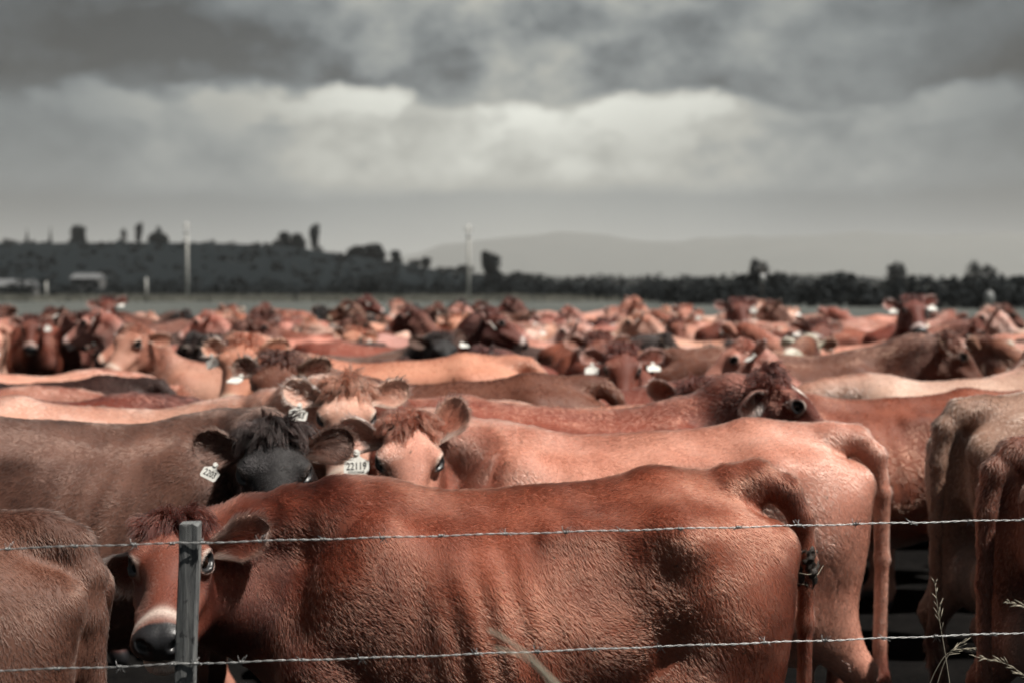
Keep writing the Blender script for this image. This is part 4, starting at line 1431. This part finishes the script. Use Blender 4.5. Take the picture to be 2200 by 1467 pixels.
for y in [8.6 + .30 * k for k in range(60)] + [8.75 + .24 * k for k in range(74)] + [9.5 + .2 * k for k in range(85)]:
    half = .37 * y + .9
    x = -half + rng.uniform(0, 1.2)
    while x < half:
        hd = rng.choice((0, 180)) + rng.uniform(-14, 14) if rng.random() < .78 else (270 + rng.uniform(-35, 35) if rng.random() < .72 else 90 + rng.uniform(-30, 30))
        yy = y + rng.uniform(-.2, .2)
        px = CX + x / yy * F
        gap_left = px < 440 and 7.5 < yy < 13.0 or px < 345 and yy < 17.0          # the open patch before the far-left group
        edge = yy > np.interp(px, [0, 300, 700, 1400, 2200], [21, 23, 26, 27, 20])
        s = rng.uniform(.92, 1.04)
        if not gap_left and not edge and free(x, yy, hd, s, .43):
            var = rng.choice(('ahead', 'ahead', 'alert', 'left', 'right', 'alert', 'low', 'lefthigh'))
            co = rng.choice(COATW)
            filled.append((herd_cow(x, yy, hd, s, var, co, 'x', tuple(t for t in (1, -1) if rng.random() < .45)), px, yy, var, co, hd))
            x += .6
        x += .22
# labels for these: colour, stance, then the place among their look-alikes
fam = {}
for f in filled:
    fam.setdefault((f[4], FACING(f[5]), f[3]), []).append(f)
ORD = ['nearest', 'second nearest', 'third nearest', 'fourth nearest', 'fifth nearest', 'sixth nearest', 'seventh nearest', 'eighth nearest', 'ninth nearest']
for (co, fa, va), L in fam.items():
    L.sort(key=lambda f: f[2])
    for k, f in enumerate(L):
        side = 'left third' if f[1] < 733 else 'middle' if f[1] < 1467 else 'right third'
        same = [q for q in L if ('left third' if q[1] < 733 else 'middle' if q[1] < 1467 else 'right third') == side]
        o = '' if len(same) == 1 else ORD[min(same.index(f), 8)] + ' '
        f[0]['label'] = '%s%s cow %s, %s, %s of the herd' % (o, COATN[co], fa, LOOK[va], side)
for o in COL.objects:
    if '_d' in o:
        del o['_d']


# ------------------------------------------------------------------ barbed-wire fence
FA, FB = Vector((-0.98, 2.76)), Vector((1.06, 3.10))       # ground line of the fence through the picture's edges
def fence_pt(px, py):
    """point on the fence's vertical plane seen at a photo pixel"""
    a = (px - CX) / F
    # solve x = a * y on the line FA-FB
    d = FB - FA
    t = (a * FA.y - FA.x) / (d.x - a * d.y)
    p = FA + d * t
    return world_at(px, py, p.y), t
m_wire = simple_mat('zinc_wire', (.20, .20, .20), (.40, .41, .41), 90, .45, .5, metallic=.7)
m_post = None
m_post, T, out = newmat('weathered_wood')
t = T.n('ShaderNodeTexCoord')
mp = T.n('ShaderNodeMapping'); T.put(mp.inputs[0], t.outputs['Object']); mp.inputs['Scale'].default_value = (1, 1, .045)
g1 = T.noise(mp.outputs[0], 260, 6, .7, .3)
mp2 = T.n('ShaderNodeMapping'); T.put(mp2.inputs[0], t.outputs['Object']); mp2.inputs['Scale'].default_value = (1, 1, .15)
g2 = T.noise(mp2.outputs[0], 60, 5, .65, .6)
c = T.mix(T.maprange(g1, .32, .66, 0, 1), (.045, .048, .050), (.200, .208, .210))
c = T.mix(T.maprange(g2, .45, .68, 0, .7), c, (.260, .262, .255))
c = T.mix(T.maprange(T.noise(t.outputs['Object'], 45, 4, .6), .60, .66, 0, .75), c, (.03, .03, .032))
b = T.n('ShaderNodeBsdfPrincipled'); T.put(b.inputs['Base Color'], c)
b.inputs['Roughness'].default_value = .85; b.inputs['Specular IOR Level'].default_value = .15
bp = T.n('ShaderNodeBump'); bp.inputs['Distance'].default_value = .0025; T.put(bp.inputs['Height'], g1); T.put(b.inputs['Normal'], bp.outputs[0])
T.put(out.inputs[0], b.outputs[0])

fence = link('wire_fence', None)
fence.location = (0, 2.9, 0)
tag(fence, 'barbed-wire fence on a thin weathered post across the foreground', 'fence')
def fchild(name, me, mat, parent=None, shift=True):
    o = link(name, me, parent or fence, mat)
    return o
fo = Vector((0, 2.9, 0))
def post_mesh(top, w, dep, lean, seed):
    """split, weathered batten: uneven edges and a worn top"""
    rg = random.Random(seed)
    V, Fs = [], []
    ring = []
    n = 26
    prof = [(-.5, -.42), (-.44, -.5), (-.15, -.53), (.2, -.5), (.45, -.5), (.5, -.44), (.5, .4), (.42, .5), (-.42, .5), (-.5, .42)]
    k = len(prof)
    for i in range(n):
        z = -.45 + (top.z + .45) * i / (n - 1)
        ox = lean * (top.z - z)
        j1, j2 = rg.uniform(-.0009, .0009), rg.uniform(-.0009, .0009)
        for (a, b_) in prof:
            zz = z + (rg.uniform(-.0035, .003) if i == n - 1 else 0)
            V.append((top.x - fo.x + ox + a * w + j1 + rg.uniform(-.0006, .0006), top.y - fo.y + b_ * dep + j2, zz))
    for i in range(n - 1):
        for j in range(k):
            Fs.append((i * k + j, i * k + (j + 1) % k, (i + 1) * k + (j + 1) % k, (i + 1) * k + j))
    Fs.append(tuple((n - 1) * k + j for j in range(k)))
    Fs.append(tuple(range(k - 1, -1, -1)))
    return mesh_from('post', np.array(V), Fs, False)
ptop, tp = fence_pt(410, 1124)
fchild('post', post_mesh(ptop, .0365, .036, -.040, 3), m_post)
dirf = Vector((FB.x - FA.x, FB.y - FA.y, 0)).normalized()
nf = Vector((dirf.y, -dirf.x, 0))                       # towards the camera
ends = []
for sgn, tt in ((-1, -.55), (1, 1.5)):                   # stouter posts beyond both edges of the picture hold the wires
    p2 = FA + (FB - FA) * tt
    p = Vector((p2.x, p2.y, 1.36))
    fchild('post', post_mesh(p, .085, .085, 0, 5 + sgn), m_post)
    ends.append(p)
def barb_mesh(seed):
    """two short wires wound round the strands, four cut points"""
    rg = random.Random(seed)
    mb = MB()
    for w in (0, 1):
        c0 = -.0035 + w * .005
        pts = [(c0 + .0035 * k / 12, .0027 * math.cos(k * 1.05 + w * 2), .0027 * math.sin(k * 1.05 + w * 2)) for k in range(13)]
        a = Vector(pts[0]); b_ = Vector(pts[-1])
        da = Vector((rg.uniform(-.6, -.1), rg.uniform(-.5, .5), rg.choice((-1, 1)) * rg.uniform(.6, 1))).normalized()
        db = Vector((rg.uniform(.1, .6), rg.uniform(-.5, .5), rg.choice((-1, 1)) * rg.uniform(.6, 1))).normalized()
        L = rg.uniform(.010, .015)
        mb.tube([a + da * L] + pts + [b_ + db * L], [.0004] + [.0010] * 13 + [.0004], 5)
    return mb.mesh('barb', True)
BARBS = [barb_mesh(i) for i in range(5)]
def wire(pts_px, barbs_px, label):
    P = [fence_pt(*p)[0] + nf * .026 for p in pts_px]
    L0 = ends[0] + nf * .05; L0.z = P[0].z + (P[0].z - P[1].z) * .3
    R0 = ends[1] + nf * .05; R0.z = P[-1].z + (P[-1].z - P[-2].z) * .3
    P = [L0] + P + [R0]
    # resample
    cum = [0]
    for a, b_ in zip(P, P[1:]):
        cum.append(cum[-1] + (b_ - a).length)
    def at(s):
        for i in range(len(P) - 1):
            if s <= cum[i + 1]:
                return P[i].lerp(P[i + 1], (s - cum[i]) / (cum[i + 1] - cum[i]))
        return P[-1]
    mb = MB()
    n = int(cum[-1] / .006)
    for ph in (0, math.pi):
        pts, prev = [], None
        for i in range(n + 1):
            s = cum[-1] * i / n
            a = s / .045 * 2 * math.pi + ph
            p = at(s) + Vector((0, 0, 1)) * (.0012 * math.sin(a) + .0008 * math.sin(s * 31)) + nf * (.0012 * math.cos(a))
            pts.append(p - fo)
        mb.tube(pts, .00090, 5)
    w = fchild('wire', mb.mesh('wire', True), m_wire)
    w['label'] = label
    yaw = math.atan2(dirf.y, dirf.x)
    for i, (px, py) in enumerate(barbs_px):
        p = fence_pt(px, py)[0] + nf * .026
        o = link('barb', BARBS[i % 5], w)
        if not BARBS[i % 5].materials:
            BARBS[i % 5].materials.append(m_wire)
        # sit on the wire
        best = min((at(cum[-1] * k / 600) for k in range(601)), key=lambda q: abs(q.x - p.x))
        o.location = best - fo
        o.rotation_euler = (i * 1.3, 0, yaw)
    return at
top_px = [(0, 1174), (205, 1166), (408, 1161), (860, 1148), (1400, 1132), (1780, 1122), (2200, 1111)]
low_px = [(0, 1432), (205, 1426), (400, 1418), (900, 1402), (1400, 1382), (1780, 1368), (2200, 1352)]
def ylin(T_, px):
    return float(np.interp(px, [p[0] for p in T_], [p[1] for p in T_]))
bt = [20, 162, 290, 370, 436, 555, 690, 815, 945, 1080, 1212, 1330, 1452, 1576, 1705, 1826, 1945, 2068, 2188]
bl = [-20, 124, 258, 372, 424, 517, 645, 772, 896, 1022, 1146, 1270, 1406, 1512, 1636, 1758, 1889, 2000, 2122]
at_top = wire(top_px, [(p, ylin(top_px, p)) for p in bt], 'upper strand of barbed wire')
at_low = wire(low_px, [(p, ylin(low_px, p)) for p in bl], 'lower strand of barbed wire')
# wire ties round the post
for tpx, lpx in (((410, 1161), .0), ((402, 1418), .0)):
    c = fence_pt(*tpx)[0]
    w_, d_ = .0365 / 2 + .0025, .036 / 2 + .0025
    ox = -.040 * (ptop.z - c.z)
    q = [Vector((ptop.x + ox + a * w_, ptop.y + b_ * d_, c.z + dz)) - fo for a, b_, dz in ((-1.5, -1.25, .001), (-1, -1, .002), (1, -1, -.002), (1.5, -1.25, 0), (1.06, -.6, .003), (1, 1, 0), (-1, 1, 0), (-1.06, -.6, -.002), (-1.5, -1.25, .001))]
    fchild('tie', MB().tube(q, .0011, 5).mesh('tie', True), m_wire)

# ------------------------------------------------------------------ grass stalks by the fence
m_straw = simple_mat('dry_grass_stalk', (.26, .24, .19), (.42, .38, .30), 60, .8, .1)
def stalk(pxs_, d, label, head=.10, rad=.0012, nspk=16, seed=1):
    """bent stalk through photo pixels, with a loose seed head at the tip; rooted in the ground"""
    rg = random.Random(seed)
    pts = [world_at(px, py, d) for px, py in pxs_]
    base = Vector((pts[0].x + (pts[0].x - pts[1].x) * 1.5, d + .05, 0))
    r = link('grass_stalk', None); r.location = base
    P = [p - base for p in pts]
    # smooth
    C = [Vector((0, 0, -.03)).lerp(P[0], f_) for f_ in (0, .3, .6, .85)]
    for i in range(len(P) - 1):
        p0, p1, p2, p3 = P[max(i - 1, 0)], P[i], P[i + 1], P[min(i + 2, len(P) - 1)]
        for k in range(6):
            t_ = k / 6
            C.append(.5 * ((2 * p1) + (p2 - p0) * t_ + (2 * p0 - 5 * p1 + 4 * p2 - p3) * t_ ** 2 + (3 * p1 - p0 - 3 * p2 + p3) * t_ ** 3))
    C.append(P[-1])
    link('stem', MB().tube(C, [rad * (1 - .6 * i / len(C)) for i in range(len(C))], 6).mesh('stem', True), r, m_straw)
    mb = MB()
    ln = head
    acc, i = 0, len(C) - 1
    spots = []
    while i > 0 and acc < ln:
        spots.append((C[i], (C[i] - C[i - 1]).normalized(), acc / ln))
        acc += (C[i] - C[i - 1]).length
        i -= 1
    for k in range(nspk):
        p, t_, f = spots[min(int(k / nspk * len(spots)), len(spots) - 1)]
        u = t_.orthogonal().normalized()
        u = Matrix.Rotation(rg.uniform(0, 6.28), 3, t_) @ u
        dv = (t_ + u * rg.uniform(.25, .7)).normalized()
        L = rg.uniform(.012, .030) * (.6 + f)
        q = p + t_ * rg.uniform(-.008, .008)
        mb.tube([q, q + dv * L * .5 + Vector((0, 0, .001)), q + dv * L], [rad * .4, rad * 1.1, rad * .2], 5)
    if nspk:
        link('seed_head', mb.mesh('seed_head', True), r, m_straw)
    return tag(r, label, 'grass', 'dry grass stalks by the fence')
stalk([(2045, 1500), (2030, 1400), (2018, 1330), (2008, 1252)], 3.35, 'upright dry grass stalk at the lower right', .11, seed=2)
stalk([(1985, 1500), (2010, 1440), (2040, 1400), (2085, 1394)], 3.30, 'arching dry grass stalk crossing the upright one at the lower right', .07, seed=3)
stalk([(2010, 1480), (2030, 1420), (2055, 1388), (2070, 1380)], 3.38, 'short dry grass stalk behind the arching one', .05, seed=4, nspk=10)
stalk([(2260, 1480), (2210, 1455), (2160, 1425), (2105, 1412)], 3.0, 'dry grass stalk bending in from the right edge near the bottom', .12, seed=5)
stalk([(2290, 1420), (2250, 1345), (2215, 1310), (2170, 1294)], 3.0, 'dry grass stalk bending in from the right edge above the lower wire', .08, seed=6)
stalk([(1250, 1520), (1190, 1462), (1120, 1395), (1046, 1350)], 1.7, 'blurred pale grass blade in front of the lower wire', .02, .0026, 0, seed=7)
stalk([(1215, 1520), (1160, 1440), (1110, 1405), (1060, 1390)], 1.7, 'blurred pale grass blade just below its twin', .02, .0022, 0, seed=8)

# dung and straw stuck to the red cow's tail
m_dung = simple_mat('caked_dung', (.012, .010, .009), (.035, .026, .020), 120, .6, .35, bump=.003)
rg = np.random.RandomState(4)
TA = np.array(TAIL_A)
def tail_at(z):
    i = np.argsort(TA[3:, 2])
    return float(np.interp(z, TA[3:, 2][i], TA[3:, 0][i])), float(np.interp(z, TA[3:, 2][i], TA[3:, 3][i]))
nz_, na_ = 30, 26
V, Fs = [], []
for i in range(nz_):
    z = .935 + .12 * i / (nz_ - 1)
    cx_, rr = tail_at(z)
    for k in range(na_):
        a = 2 * math.pi * k / na_
        q = np.array([[math.cos(a) * .05, math.sin(a) * .05, z]], np.float32)
        bump = .0055 * float(fnoise(q, .045, 12)[0]) + .0045 * float(fnoise(q, .017, 13)[0])
        edge_ = min(1, (i + .5) / 5, (nz_ - .5 - i) / 5)
        r0 = rr + .0025 + (bump + .003) * edge_ - .012 * (1 - edge_)
        V.append((cx_ + math.cos(a) * r0, math.sin(a) * r0, z + .003 * float(fnoise(q, .02, 14)[0])))
for i in range(nz_ - 1):
    for k in range(na_):
        Fs.append((i * na_ + k, i * na_ + (k + 1) % na_, (i + 1) * na_ + (k + 1) % na_, (i + 1) * na_ + k))
link('dung_clot', mesh_from('dung_clot', np.array(V), Fs), cowA, m_dung)
mb = MB()
for k in range(7):
    a = rg.uniform(0, 6.28); z = rg.uniform(.91, .98)
    p = Vector((-.850 + math.cos(a) * .034, math.sin(a) * .034, z))
    dv = Vector((rg.uniform(-1, 1), rg.uniform(-.6, .6), rg.uniform(-.8, .5))).normalized()
    mb.tube([p - dv * .03, p, p + dv * .03 + Vector((0, 0, .008))], [.0004, .0009, .0004], 5)
link('straw', mb.mesh('straw', True), cowA, m_straw)
